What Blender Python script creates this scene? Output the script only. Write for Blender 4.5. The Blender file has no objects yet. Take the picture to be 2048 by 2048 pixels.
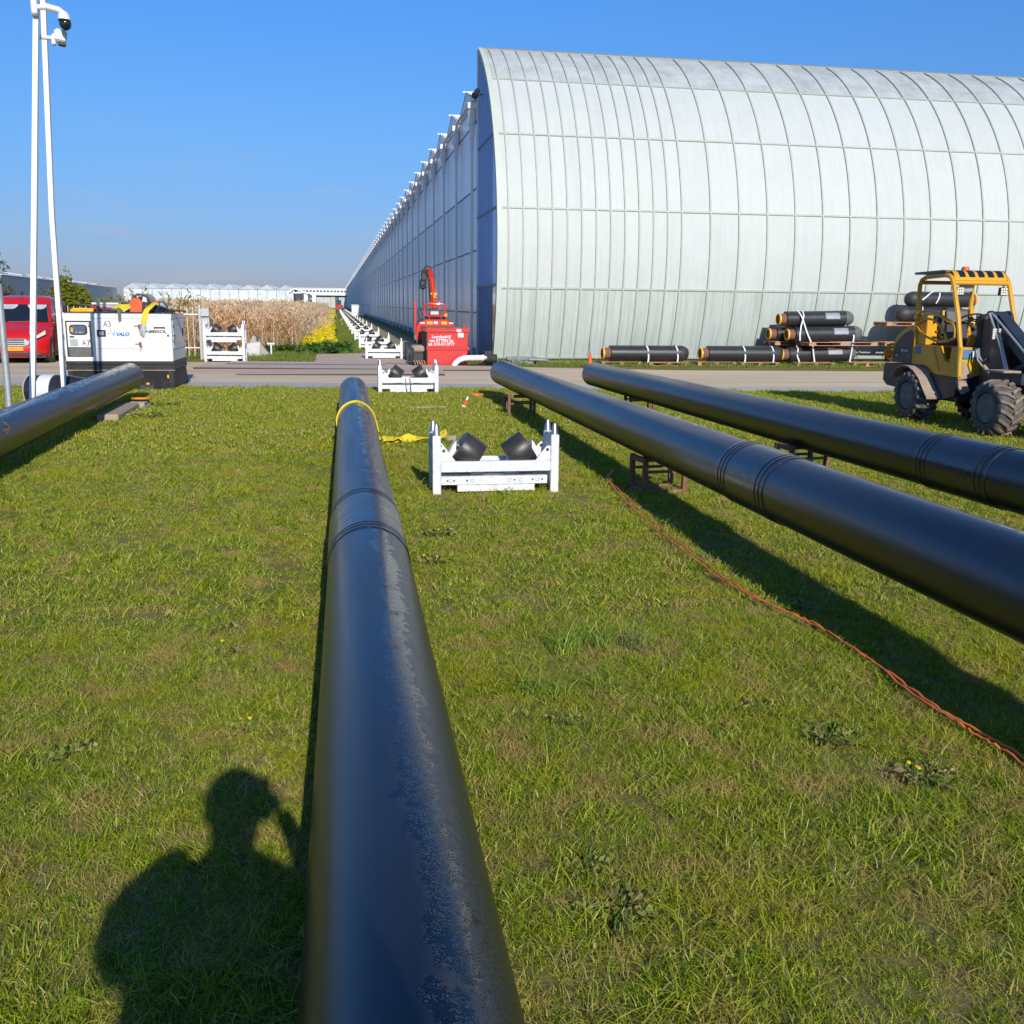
import bpy, bmesh, math, random
from mathutils import Vector, Matrix, Euler
random.seed(7)
R = math.radians
scene = bpy.context.scene
COL = scene.collection

# ------------------------------------------------------------------ camera
F_PX, VPX, VPY, ROLL = 1993.0, 691.0, 607.5, 0.0107
def _cam():
    dx, dy = VPX-1024, VPY-1024
    c, s = math.cos(-ROLL), math.sin(-ROLL)
    vx, vy = c*dx-s*dy, s*dx+c*dy
    th = math.atan(-vy/F_PX); ps = math.atan(-vx*math.cos(th)/F_PX)
    f = Vector((math.sin(ps)*math.cos(th), math.cos(ps)*math.cos(th), -math.sin(th)))
    r0 = Vector((math.cos(ps), -math.sin(ps), 0)); u0 = r0.cross(f)
    c, s = math.cos(ROLL), math.sin(ROLL)
    return c*r0+s*u0, -s*r0+c*u0, f
cr, cu, cf = _cam()
cd = bpy.data.cameras.new('camera'); cam = bpy.data.objects.new('camera', cd); COL.objects.link(cam)
cam.matrix_world = Matrix(((cr.x, cu.x, -cf.x, 0), (cr.y, cu.y, -cf.y, 0), (cr.z, cu.z, -cf.z, 1.70), (0, 0, 0, 1)))
cd.sensor_width = 36; cd.lens = F_PX/2048*36; cd.clip_start = 0.02; cd.clip_end = 4000
scene.camera = cam

# ------------------------------------------------------------------ light
SUN_EL = 26.0; SUN_AZ = 180-5.4                 # to-sun direction (sin az, cos az)
world = bpy.data.worlds.new('World'); scene.world = world; world.use_nodes = True
nt = world.node_tree; nt.nodes.clear()
wo = nt.nodes.new('ShaderNodeOutputWorld'); bg = nt.nodes.new('ShaderNodeBackground')
sky = nt.nodes.new('ShaderNodeTexSky'); sky.sky_type = 'NISHITA'; sky.sun_disc = False
sky.sun_elevation = R(SUN_EL); sky.sun_rotation = R(SUN_AZ)
sky.air_density = 1.0; sky.dust_density = 0.3; sky.ozone_density = 5.0; sky.altitude = 0
bg.inputs['Strength'].default_value = 0.113
# thin cloud streaks low over the horizon
tc = nt.nodes.new('ShaderNodeTexCoord'); sx = nt.nodes.new('ShaderNodeSeparateXYZ')
nt.links.new(tc.outputs['Generated'], sx.inputs[0])
mp = nt.nodes.new('ShaderNodeMapping'); mp.inputs['Scale'].default_value = (4, 4, 30)
nt.links.new(tc.outputs['Generated'], mp.inputs[0])
nz = nt.nodes.new('ShaderNodeTexNoise'); nz.inputs['Scale'].default_value = 2.2; nz.inputs['Detail'].default_value = 6
nt.links.new(mp.outputs[0], nz.inputs['Vector'])
cr1 = nt.nodes.new('ShaderNodeMapRange'); cr1.inputs[1].default_value = .56; cr1.inputs[2].default_value = .82
nt.links.new(nz.outputs[0], cr1.inputs[0])
cr2 = nt.nodes.new('ShaderNodeMapRange'); cr2.inputs[1].default_value = .17; cr2.inputs[2].default_value = .03
nt.links.new(sx.outputs[2], cr2.inputs[0])
mu = nt.nodes.new('ShaderNodeMath'); mu.operation = 'MULTIPLY'
nt.links.new(cr1.outputs[0], mu.inputs[0]); nt.links.new(cr2.outputs[0], mu.inputs[1])
mu2 = nt.nodes.new('ShaderNodeMath'); mu2.operation = 'MULTIPLY'; mu2.inputs[1].default_value = .55
nt.links.new(mu.outputs[0], mu2.inputs[0])
mxs = nt.nodes.new('ShaderNodeMixRGB'); mxs.inputs[2].default_value = (4.2, 4.2, 5.0, 1)
hs = nt.nodes.new('ShaderNodeHueSaturation'); hs.inputs['Saturation'].default_value = 1.0
nt.links.new(sky.outputs[0], hs.inputs['Color'])
ev = nt.nodes.new('ShaderNodeValToRGB'); er = ev.color_ramp.elements          # air near the horizon is hazier and bluer than the clear-sky model
er[0].position = 0; er[0].color = (.46, .46, .70, 1); er[1].position = 1; er[1].color = (.5, .9, 1.35, 1)
for p_, c_ in ((.05, (.47, .54, .79, 1)), (.15, (.53, .76, 1.02, 1)), (.28, (.52, .92, 1.32, 1))):
    e_ = er.new(p_); e_.color = c_
nt.links.new(sx.outputs[2], ev.inputs[0])
mv = nt.nodes.new('ShaderNodeMixRGB'); mv.blend_type = 'MULTIPLY'; mv.inputs[0].default_value = 1
nt.links.new(hs.outputs[0], mv.inputs[1]); nt.links.new(ev.outputs[0], mv.inputs[2])
nt.links.new(mv.outputs[0], mxs.inputs[1]); nt.links.new(mu2.outputs[0], mxs.inputs[0])
nt.links.new(mxs.outputs[0], bg.inputs['Color']); nt.links.new(bg.outputs[0], wo.inputs['Surface'])
sd = bpy.data.lights.new('sun', 'SUN'); sd.energy = 4.7; sd.angle = R(.53); sd.color = (1, .945, .84)
sun = bpy.data.objects.new('sun', sd); COL.objects.link(sun)
tosun = Vector((math.sin(R(SUN_AZ))*math.cos(R(SUN_EL)), math.cos(R(SUN_AZ))*math.cos(R(SUN_EL)), math.sin(R(SUN_EL))))
sun.rotation_euler = tosun.to_track_quat('Z', 'Y').to_euler(); sun.location = (0, -10, 20)
vs = scene.view_settings; vs.view_transform = 'Standard'; vs.look = 'None'; vs.exposure = 0.0; vs.gamma = 1; vs.use_curve_mapping = False
scene.render.engine = 'CYCLES'; scene.cycles.max_bounces = 6; scene.cycles.transparent_max_bounces = 8

# ------------------------------------------------------------------ materials
M = {}
def N(t, k, **kw):
    n = t.nodes.new(k)
    for a, b in kw.items():
        if a in n.inputs: n.inputs[a].default_value = b
        else: setattr(n, a, b)
    return n
def base_mat(name):
    m = bpy.data.materials.new(name); m.use_nodes = True
    t = m.node_tree; b = t.nodes['Principled BSDF']; M[name] = m
    return m, t, b
def c4(c): return (c[0], c[1], c[2], 1)
def mat(name, col, rough=.6, metal=0., col2=None, scale=6., detail=6., stretch=(1, 1, 1), lo=.35, hi=.7, bump=0., bscale=60., spec=.5, coat=0., rvar=0., coords='Object'):
    m, t, b = base_mat(name)
    b.inputs['Base Color'].default_value = c4(col); b.inputs['Roughness'].default_value = rough
    b.inputs['Metallic'].default_value = metal; b.inputs['Specular IOR Level'].default_value = spec
    b.inputs['Coat Weight'].default_value = coat; b.inputs['Coat Roughness'].default_value = .08
    tc = N(t, 'ShaderNodeTexCoord'); mp = N(t, 'ShaderNodeMapping', Scale=stretch); t.links.new(tc.outputs[coords], mp.inputs[0])
    if col2 is None: col2 = tuple(c*.8 for c in col)
    n = N(t, 'ShaderNodeTexNoise', Scale=scale, Detail=detail, Roughness=.65); t.links.new(mp.outputs[0], n.inputs['Vector'])
    mr = N(t, 'ShaderNodeMapRange'); mr.inputs[1].default_value = lo; mr.inputs[2].default_value = hi; t.links.new(n.outputs[0], mr.inputs[0])
    mx = N(t, 'ShaderNodeMixRGB', Color1=c4(col), Color2=c4(col2)); t.links.new(mr.outputs[0], mx.inputs[0]); t.links.new(mx.outputs[0], b.inputs['Base Color'])
    if rvar:
        m2 = N(t, 'ShaderNodeMapRange'); m2.inputs[3].default_value = max(.02, rough-rvar); m2.inputs[4].default_value = min(1, rough+rvar)
        t.links.new(mr.outputs[0], m2.inputs[0]); t.links.new(m2.outputs[0], b.inputs['Roughness'])
    if bump:
        n2 = N(t, 'ShaderNodeTexNoise', Scale=bscale, Detail=4); t.links.new(mp.outputs[0], n2.inputs['Vector'])
        bp = N(t, 'ShaderNodeBump', Strength=bump, Distance=.02); t.links.new(n2.outputs[0], bp.inputs['Height']); t.links.new(bp.outputs[0], b.inputs['Normal'])
    return m
mat('galv', (.62, .64, .65), .5, .15, (.82, .83, .83), 28, 8, lo=.4, hi=.6, bump=.1, bscale=90)
mat('galv_post', (.42, .44, .44), .4, .5, (.55, .57, .57), 12)
mat('pole_white', (.83, .82, .76), .45, 0, (.74, .73, .68), 3)
mat('white_paint', (.80, .80, .77), .42, 0, (.74, .74, .70), 2.5, coat=.15)
mat('white_frame', (.78, .79, .76), .5, 0, (.66, .67, .65), 2)
mat('white_plain', (.8, .8, .8), .5)
mat('print_black', (.035, .035, .04), .5)
mat('print_grey', (.35, .35, .36), .5)
mat('print_blue', (.03, .13, .55), .5)
mat('print_lightblue', (.30, .42, .72), .5)
mat('print_green', (.06, .35, .06), .5)
mat('black_rubber', (.025, .025, .027), .55, 0, (.05, .048, .045), 12, bump=.15)
mat('roller_black', (.022, .02, .02), .42, 0, (.05, .045, .042), 8)
mat('black_plastic', (.02, .021, .023), .4, 0, (.035, .035, .036), 8)
mat('dark_steel', (.05, .052, .056), .5, .2, (.10, .095, .09), 7, bump=.1)
mat('tank_black', (.012, .013, .016), .5, .1, (.05, .042, .035), 4, lo=.5, hi=.85, spec=.3)
mat('skid_black', (.010, .011, .013), .45, .1, (.04, .038, .035), 5)
mat('steel', (.45, .46, .47), .35, .8)
mat('rust', (.16, .075, .045), .8, 0, (.24, .12, .075), 14, bump=.2)
mat('rust_stain', (.35, .13, .05), .8, 0, (.5, .25, .12), 20)
mat('rust_dark', (.09, .05, .035), .9)
mat('rust_pink', (.33, .17, .12), .8, 0, (.24, .12, .08), 14)
mat('red_paint', (.62, .025, .02), .35, 0, (.52, .03, .025), 5, coat=.3)
mat('red_van', (.60, .010, .012), .3, 0, (.56, .012, .014), 4, coat=.6)
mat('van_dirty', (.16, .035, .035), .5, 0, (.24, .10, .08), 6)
mat('orange_red', (.75, .10, .02), .5)
mat('orange', (.85, .30, .03), .5, 0, (.70, .22, .02), 8)
mat('yellow_cap', (.90, .42, .02), .45)
mat('yellow', (.80, .55, .02), .6, 0, (.70, .42, .02), 12, bump=.2)
mat('yellow_sling', (.80, .62, .03), .8, 0, (.66, .48, .02), 30, bump=.3, bscale=150)
mat('loader_yellow', (.72, .36, .012), .38, 0, (.62, .30, .015), 3, coat=.25)
mat('loader_navy', (.018, .026, .042), .42, 0, (.035, .042, .055), 4)
mat('seat_black', (.03, .032, .036), .5, 0, (.045, .046, .05), 8)
mat('mud_tan', (.42, .32, .24), .9, 0, (.26, .19, .14), 10, bump=.3)
mat('tyre', (.05, .05, .05), .85, 0, (.17, .15, .125), 6, bump=.2)
mat('tyre_lug', (.30, .23, .175), .9, 0, (.10, .085, .07), 9, bump=.2)
mat('rim_grey', (.085, .105, .13), .6, 0, (.25, .22, .185), 6, lo=.48, hi=.75)
mat('lens', (.75, .74, .62), .2)
mat('glass_dark', (.012, .018, .03), .06, 0, (.015, .02, .03), 2, spec=.6)
mat('chrome', (.6, .6, .62), .2, .9)
mat('car_blue', (.012, .02, .045), .25, 0, coat=.6)
mat('wood_pallet', (.52, .27, .15), .8, 0, (.40, .20, .11), 8, stretch=(1, 6, 6), bump=.2)
mat('wood_grey', (.24, .17, .12), .85, 0, (.15, .10, .07), 6, stretch=(1, 6, 6), bump=.3)
mat('strap_white', (.72, .72, .76), .6)
mat('pvc_white', (.74, .75, .76), .4, 0, (.66, .67, .68), 5)
mat('label_silver', (.50, .50, .49), .25, .4, (.36, .36, .36), 10)
mat('concrete', (.34, .31, .27), .9, 0, (.44, .40, .35), 5, bump=.25)
mat('concrete_lichen', (.36, .31, .25), .9, 0, (.52, .29, .08), 9, stretch=(2, 1, 2), lo=.48, hi=.62, bump=.3)
mat('concrete_white', (.62, .60, .55), .85, 0, (.50, .48, .44), 3, bump=.1)
mat('film_black', (.02, .021, .025), .18, 0, (.03, .03, .035), 10, bump=.6, bscale=12)
mat('film_white', (.75, .76, .78), .4, 0, (.6, .6, .62), 18, bump=.4, bscale=25)
mat('cable_orange', (.85, .22, .05), .6)
mat('rope', (.30, .27, .2), .9)
mat('bark', (.10, .08, .06), .9, 0, (.16, .13, .10), 12, bump=.3)
mat('skin', (.5, .3, .22), .5)
mat('cloth_dark', (.03, .035, .05), .9)
mat('cloth_work', (.04, .045, .07), .9)
mat('hair', (.05, .035, .025), .8)
mat('shed_grey', (.52, .54, .56), .6, 0, (.60, .61, .63), 1.2, stretch=(1, 1, .2))
mat('roof_white', (.80, .80, .80), .6, 0, (.88, .88, .86), 1)
mat('win_dark', (.10, .14, .20), .15)
mat('beige_wall', (.55, .50, .42), .7)
mat('cap_grey', (.10, .10, .095), .5, 0, (.16, .15, .14), 9)
mat('box_side', (.085, .055, .038), .85, 0, (.15, .11, .07), 9, stretch=(1, 1, 4), bump=.3)
mat('box_top', (.24, .16, .115), .85, 0, (.17, .11, .08), 8)
mat('cart_grey', (.17, .18, .19), .5, .2, (.24, .25, .26), 9)
mat('sticker_blue', (.10, .22, .42), .5)
mat('green_bit', (.03, .25, .12), .5)
mat('pane_rib', (.44, .475, .42), .65, 0, (.37, .41, .355), 3)
mat('ridge_grey', (.22, .20, .19), .8)
mat('edge_green', (.52, .57, .49), .6, 0, (.46, .51, .44), 3)
mat('gable_blue', (.42, .66, .95), .4, 0, (.46, .70, .98), 2, stretch=(1, 1, .3))
mat('gable_slat', (.34, .48, .74), .5)
mat('gutter', (.80, .82, .83), .5, 0, (.70, .72, .73), 2)
mat('frame_dark', (.25, .29, .32), .5)
mat('girt', (.10, .14, .19), .5)

def glass_pane(name, col, col2, rough, streak, dirt=.5, spec=.5):
    """whitewashed greenhouse glass: vertical run marks and blotches"""
    m, t, b = base_mat(name)
    tc = N(t, 'ShaderNodeTexCoord'); oi = N(t, 'ShaderNodeObjectInfo')
    g = N(t, 'ShaderNodeNewGeometry')
    mp = N(t, 'ShaderNodeMapping', Scale=(14, 1, .35)); t.links.new(g.outputs['Position'], mp.inputs[0])
    n1 = N(t, 'ShaderNodeTexNoise', Scale=1.0, Detail=8, Roughness=.7); t.links.new(mp.outputs[0], n1.inputs['Vector'])
    n2 = N(t, 'ShaderNodeTexNoise', Scale=1.3, Detail=9, Roughness=.75); t.links.new(g.outputs['Position'], n2.inputs['Vector'])
    a1 = N(t, 'ShaderNodeMapRange'); a1.inputs[1].default_value = .45; a1.inputs[2].default_value = .75; a1.inputs[4].default_value = streak; t.links.new(n1.outputs[0], a1.inputs[0])
    a2 = N(t, 'ShaderNodeMapRange'); a2.inputs[1].default_value = .4; a2.inputs[2].default_value = .75; a2.inputs[4].default_value = dirt; t.links.new(n2.outputs[0], a2.inputs[0])
    ad = N(t, 'ShaderNodeMath', operation='ADD', use_clamp=True); t.links.new(a1.outputs[0], ad.inputs[0]); t.links.new(a2.outputs[0], ad.inputs[1])
    a3 = N(t, 'ShaderNodeMapRange'); a3.inputs[3].default_value = -.09; a3.inputs[4].default_value = .09; t.links.new(oi.outputs['Random'], a3.inputs[0])
    ad2 = N(t, 'ShaderNodeMath', operation='ADD', use_clamp=True); t.links.new(ad.outputs[0], ad2.inputs[0]); t.links.new(a3.outputs[0], ad2.inputs[1])
    mx = N(t, 'ShaderNodeMixRGB', Color1=c4(col), Color2=c4(col2)); t.links.new(ad2.outputs[0], mx.inputs[0])
    t.links.new(mx.outputs[0], b.inputs['Base Color']); b.inputs['Roughness'].default_value = rough; b.inputs['Specular IOR Level'].default_value = spec
    return m
glass_pane('pane_white', (.525, .555, .535), (.40, .43, .41), .60, .40, .30, spec=.25)
glass_pane('pane_low', (.51, .555, .525), (.33, .39, .35), .60, .9, .3, spec=.25)
glass_pane('pane_top', (.49, .525, .515), (.29, .315, .315), .6, .3, .9, spec=.25)
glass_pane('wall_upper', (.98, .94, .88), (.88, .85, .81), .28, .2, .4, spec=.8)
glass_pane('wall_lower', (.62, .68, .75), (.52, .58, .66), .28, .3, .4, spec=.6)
glass_pane('far_white', (.74, .76, .76), (.36, .42, .46), .5, .5, .9, spec=.2)
glass_pane('far_glass', (.52, .56, .58), (.26, .31, .35), .4, .6, .9, spec=.25)

def pipe_mat():
    m, t, b = base_mat('pipe_black'); L = t.links.new
    tc = N(t, 'ShaderNodeTexCoord'); se = N(t, 'ShaderNodeSeparateXYZ'); L(tc.outputs['Object'], se.inputs[0])
    def noise(scale, sc=(1, 1, 1), det=6, rough=.6):
        mp = N(t, 'ShaderNodeMapping', Scale=sc); L(tc.outputs['Object'], mp.inputs[0]); n = N(t, 'ShaderNodeTexNoise', Scale=scale, Detail=det, Roughness=rough); L(mp.outputs[0], n.inputs['Vector']); return n.outputs[0]
    def rng(x, a, b_, c=0., d=1.):
        r = N(t, 'ShaderNodeMapRange'); L(x, r.inputs[0]); r.inputs[1].default_value = a; r.inputs[2].default_value = b_; r.inputs[3].default_value = c; r.inputs[4].default_value = d; return r.outputs[0]
    def math_(op, x, y):
        q = N(t, 'ShaderNodeMath', operation=op)
        for k, v in enumerate((x, y)):
            if isinstance(v, (int, float)): q.inputs[k].default_value = v
            else: L(v, q.inputs[k])
        return q.outputs[0]
    def mix(f, a, b_):
        q = N(t, 'ShaderNodeMixRGB'); L(f, q.inputs[0])
        for k, v in ((1, a), (2, b_)):
            if isinstance(v, tuple): q.inputs[k].default_value = c4(v)
            else: L(v, q.inputs[k])
        return q.outputs[0]
    at = N(t, 'ShaderNodeMath', operation='ARCTAN2'); L(se.outputs[0], at.inputs[0]); L(se.outputs[2], at.inputs[1]); ang = at.outputs[0]
    haze = rng(noise(1.0, (9, .5, 9), 8), .42, .74)
    col = mix(haze, (.004, .005, .008), (.017, .018, .020))
    ring = rng(noise(1.0, (.6, 70, .6), 5), .63, .75, 0, .30); col = mix(ring, col, (.075, .075, .072))
    scuff = rng(noise(7.0, (3, .35, 3), 10, .75), .64, .74, 0, .35); col = mix(scuff, col, (.13, .12, .11))
    # condensation: a dull mist of droplets right of the crown, run together into ragged wet patches at its edge
    wob = math_('MULTIPLY', math_('SUBTRACT', noise(2.2, (1, 1, 1), 8, .7), .5), 1.1); a2 = math_('ADD', ang, wob)
    mist = math_('MULTIPLY', rng(a2, .06, .55), rng(a2, 1.35, .8)); fine = noise(120.0, (1, 1, 1), 3, .7)
    mistf = math_('MULTIPLY', mist, rng(fine, .38, .62)); col = mix(math_('MULTIPLY', mistf, .8), col, (.045, .047, .050))
    band = math_('MULTIPLY', rng(a2, .0, .18), rng(a2, .72, .45)); pn = noise(11.0, (1, .8, 1), 14, .78)
    patch = rng(math_('ADD', pn, math_('MULTIPLY', band, .22)), .645, .665); patch = math_('MULTIPLY', patch, rng(band, .02, .2)); col = mix(patch, col, (.0012, .0015, .003))
    L(col, b.inputs['Base Color'])
    ro = math_('ADD', rng(haze, 0, 1, .31, .42), math_('MULTIPLY', mistf, .10)); ro = math_('SUBTRACT', ro, math_('MULTIPLY', patch, .24)); L(ro, b.inputs['Roughness'])
    vo = N(t, 'ShaderNodeTexVoronoi', Scale=190.0); L(tc.outputs['Object'], vo.inputs['Vector']); dr = math_('MULTIPLY', rng(vo.outputs['Distance'], .5, .1), math_('MULTIPLY', math_('MAXIMUM', mist, math_('MULTIPLY', patch, .6)), rng(noise(40.0), .4, .6)))
    bp = N(t, 'ShaderNodeBump', Strength=.6, Distance=.0022); L(dr, bp.inputs['Height'])
    bp2 = N(t, 'ShaderNodeBump', Strength=.08, Distance=.003); L(noise(230.0, (1, 1, 1), 2), bp2.inputs['Height']); L(bp.outputs[0], bp2.inputs['Normal']); L(bp2.outputs[0], b.inputs['Normal'])
    b.inputs['Specular IOR Level'].default_value = .8; b.inputs['Coat Weight'].default_value = .08; b.inputs['Coat Roughness'].default_value = .3; b.inputs['Coat IOR'].default_value = 1.5
pipe_mat()
mat('sleeve_black', (.006, .007, .010), .3, 0, (.018, .018, .018), 5, stretch=(1, 6, 1), spec=.9, rvar=.08)

def blade_mat(name, cols, trans=.35, patch=(.08, .12, .02), straw=(.34, .27, .12), patch_scale=1.3):
    m = bpy.data.materials.new(name); m.use_nodes = True; M[name] = m
    t = m.node_tree; t.nodes.clear()
    o = N(t, 'ShaderNodeOutputMaterial'); at = N(t, 'ShaderNodeAttribute', attribute_name='tint')
    rp = N(t, 'ShaderNodeValToRGB'); el = rp.color_ramp.elements
    el[0].position, el[0].color = 0, c4(cols[0]); el[1].position, el[1].color = 1, c4(cols[-1])
    for i, c in enumerate(cols[1:-1]):
        e = el.new((i+1)/(len(cols)-1)); e.color = c4(c)
    t.links.new(at.outputs['Fac'], rp.inputs[0])
    g = N(t, 'ShaderNodeNewGeometry')
    n1 = N(t, 'ShaderNodeTexNoise', Scale=patch_scale, Detail=5, Roughness=.6); t.links.new(g.outputs['Position'], n1.inputs['Vector'])
    n2 = N(t, 'ShaderNodeTexNoise', Scale=patch_scale*3.1, Detail=4); t.links.new(g.outputs['Position'], n2.inputs['Vector'])
    r1 = N(t, 'ShaderNodeMapRange'); r1.inputs[1].default_value = .5; r1.inputs[2].default_value = .72; r1.inputs[4].default_value = .75; t.links.new(n1.outputs[0], r1.inputs[0])
    r2 = N(t, 'ShaderNodeMapRange'); r2.inputs[1].default_value = .52; r2.inputs[2].default_value = .68; r2.inputs[4].default_value = .8; t.links.new(n2.outputs[0], r2.inputs[0])
    m1 = N(t, 'ShaderNodeMixRGB', Color2=c4(patch)); t.links.new(r1.outputs[0], m1.inputs[0]); t.links.new(rp.outputs[0], m1.inputs[1])
    m2 = N(t, 'ShaderNodeMixRGB', Color2=c4(straw)); t.links.new(r2.outputs[0], m2.inputs[0]); t.links.new(m1.outputs[0], m2.inputs[1])
    d = N(t, 'ShaderNodeBsdfDiffuse'); tr = N(t, 'ShaderNodeBsdfTranslucent'); gl = N(t, 'ShaderNodeBsdfGlossy', Roughness=.45)
    t.links.new(m2.outputs[0], d.inputs[0]); t.links.new(m2.outputs[0], tr.inputs[0]); gl.inputs[0].default_value = (1, 1, 1, 1)
    ms = N(t, 'ShaderNodeMixShader', Fac=trans); t.links.new(d.outputs[0], ms.inputs[1]); t.links.new(tr.outputs[0], ms.inputs[2])
    ms2 = N(t, 'ShaderNodeMixShader', Fac=.015); t.links.new(ms.outputs[0], ms2.inputs[1]); t.links.new(gl.outputs[0], ms2.inputs[2])
    t.links.new(ms2.outputs[0], o.inputs[0]); return m
blade_mat('grass_blade', [(.035, .085, .006), (.17, .29, .010), (.32, .41, .012), (.43, .46, .025), (.72, .60, .22)], patch=(.44, .42, .015), straw=(.50, .37, .12))
blade_mat('dry_blade', [(.30, .21, .08), (.48, .36, .15), (.62, .49, .23)], patch=(.34, .24, .07), straw=(.42, .27, .10))
blade_mat('verge_blade', [(.09, .17, .02), (.18, .27, .035), (.27, .34, .05)], patch=(.27, .29, .05))
blade_mat('reed_blade', [(.78, .55, .32), (.88, .65, .40), (.92, .73, .48), (.80, .58, .36)], trans=.5, patch=(.80, .56, .33), straw=(.90, .72, .48), patch_scale=.6)
blade_mat('reed_green', [(.20, .19, .04), (.26, .24, .05)], patch=(.20, .2, .05))
blade_mat('rape_leaf', [(.07, .17, .03), (.13, .27, .05), (.20, .34, .08)], patch=(.10, .2, .04), straw=(.16, .26, .07))
blade_mat('rape_flower', [(.78, .62, .01), (.85, .72, .02), (.70, .52, .01)], patch=(.8, .65, .01), straw=(.75, .6, .02), trans=.3)
blade_mat('weed_leaf', [(.17, .26, .04), (.27, .34, .06), (.40, .40, .11), (.46, .36, .16)], trans=.45, patch=(.28, .31, .06))
blade_mat('tuft_leaf', [(.14, .26, .025), (.26, .38, .045), (.42, .50, .10)], patch=(.28, .38, .04), straw=(.2, .22, .1))
blade_mat('shrub_leaf', [(.10, .14, .015), (.20, .23, .025), (.30, .30, .04)], patch=(.18, .2, .025), straw=(.27, .25, .04))
blade_mat('shrub_grey', [(.10, .09, .065), (.16, .14, .09), (.20, .20, .10)], patch=(.13, .12, .07), straw=(.2, .17, .11))
blade_mat('far_leaf', [(.10, .15, .09), (.15, .20, .11)], patch=(.11, .16, .09), straw=(.14, .17, .1))

def ground_mat(name, greens, soil, scale=1., fine=70., thr=(.45, .7), bump=.5, stretch=(1, 1, 1), rough=.95, bdist=.02):
    m, t, b = base_mat(name)
    g = N(t, 'ShaderNodeNewGeometry'); mp = N(t, 'ShaderNodeMapping', Scale=stretch); t.links.new(g.outputs['Position'], mp.inputs[0])
    n1 = N(t, 'ShaderNodeTexNoise', Scale=scale, Detail=8, Roughness=.7); t.links.new(mp.outputs[0], n1.inputs['Vector'])
    n2 = N(t, 'ShaderNodeTexNoise', Scale=fine, Detail=4, Roughness=.7); t.links.new(g.outputs['Position'], n2.inputs['Vector'])
    mx = N(t, 'ShaderNodeMixRGB', Color1=c4(greens[0]), Color2=c4(greens[1])); t.links.new(n2.outputs[0], mx.inputs[0])
    mr = N(t, 'ShaderNodeMapRange'); mr.inputs[1].default_value = thr[0]; mr.inputs[2].default_value = thr[1]; t.links.new(n1.outputs[0], mr.inputs[0])
    mx2 = N(t, 'ShaderNodeMixRGB', Color2=c4(soil)); t.links.new(mr.outputs[0], mx2.inputs[0]); t.links.new(mx.outputs[0], mx2.inputs[1])
    t.links.new(mx2.outputs[0], b.inputs['Base Color']); b.inputs['Roughness'].default_value = rough; b.inputs['Specular IOR Level'].default_value = .2
    bp = N(t, 'ShaderNodeBump', Strength=bump, Distance=bdist); t.links.new(n2.outputs[0], bp.inputs['Height']); t.links.new(bp.outputs[0], b.inputs['Normal'])
    return m
ground_mat('ground', [(.10, .10, .02), (.22, .21, .05)], (.26, .19, .075), .5, 40)
ground_mat('road_dirt', [(.46, .365, .25), (.58, .455, .31)], (.70, .54, .36), .7, 25, (.35, .6), .25, (.25, 1.3, 1), .85, .01)
ground_mat('road_edge', [(.41, .38, .345), (.51, .47, .42)], (.58, .50, .40), .8, 18, (.5, .75), .15, (.25, 1.5, 1), .5, .01)
ground_mat('plate_steel', [(.50, .39, .295), (.60, .475, .36)], (.42, .29, .21), .9, 14, (.5, .75), .1, (.5, 2, 1), .6, .004)
ground_mat('slab', [(.52, .40, .29), (.60, .465, .345)], (.44, .35, .26), .8, 20, (.5, .75), .12, (1, 1, 1), .85, .004)
ground_mat('dirt', [(.30, .24, .11), (.38, .30, .17)], (.22, .22, .06), .5, 18, (.5, .7), .5)

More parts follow.
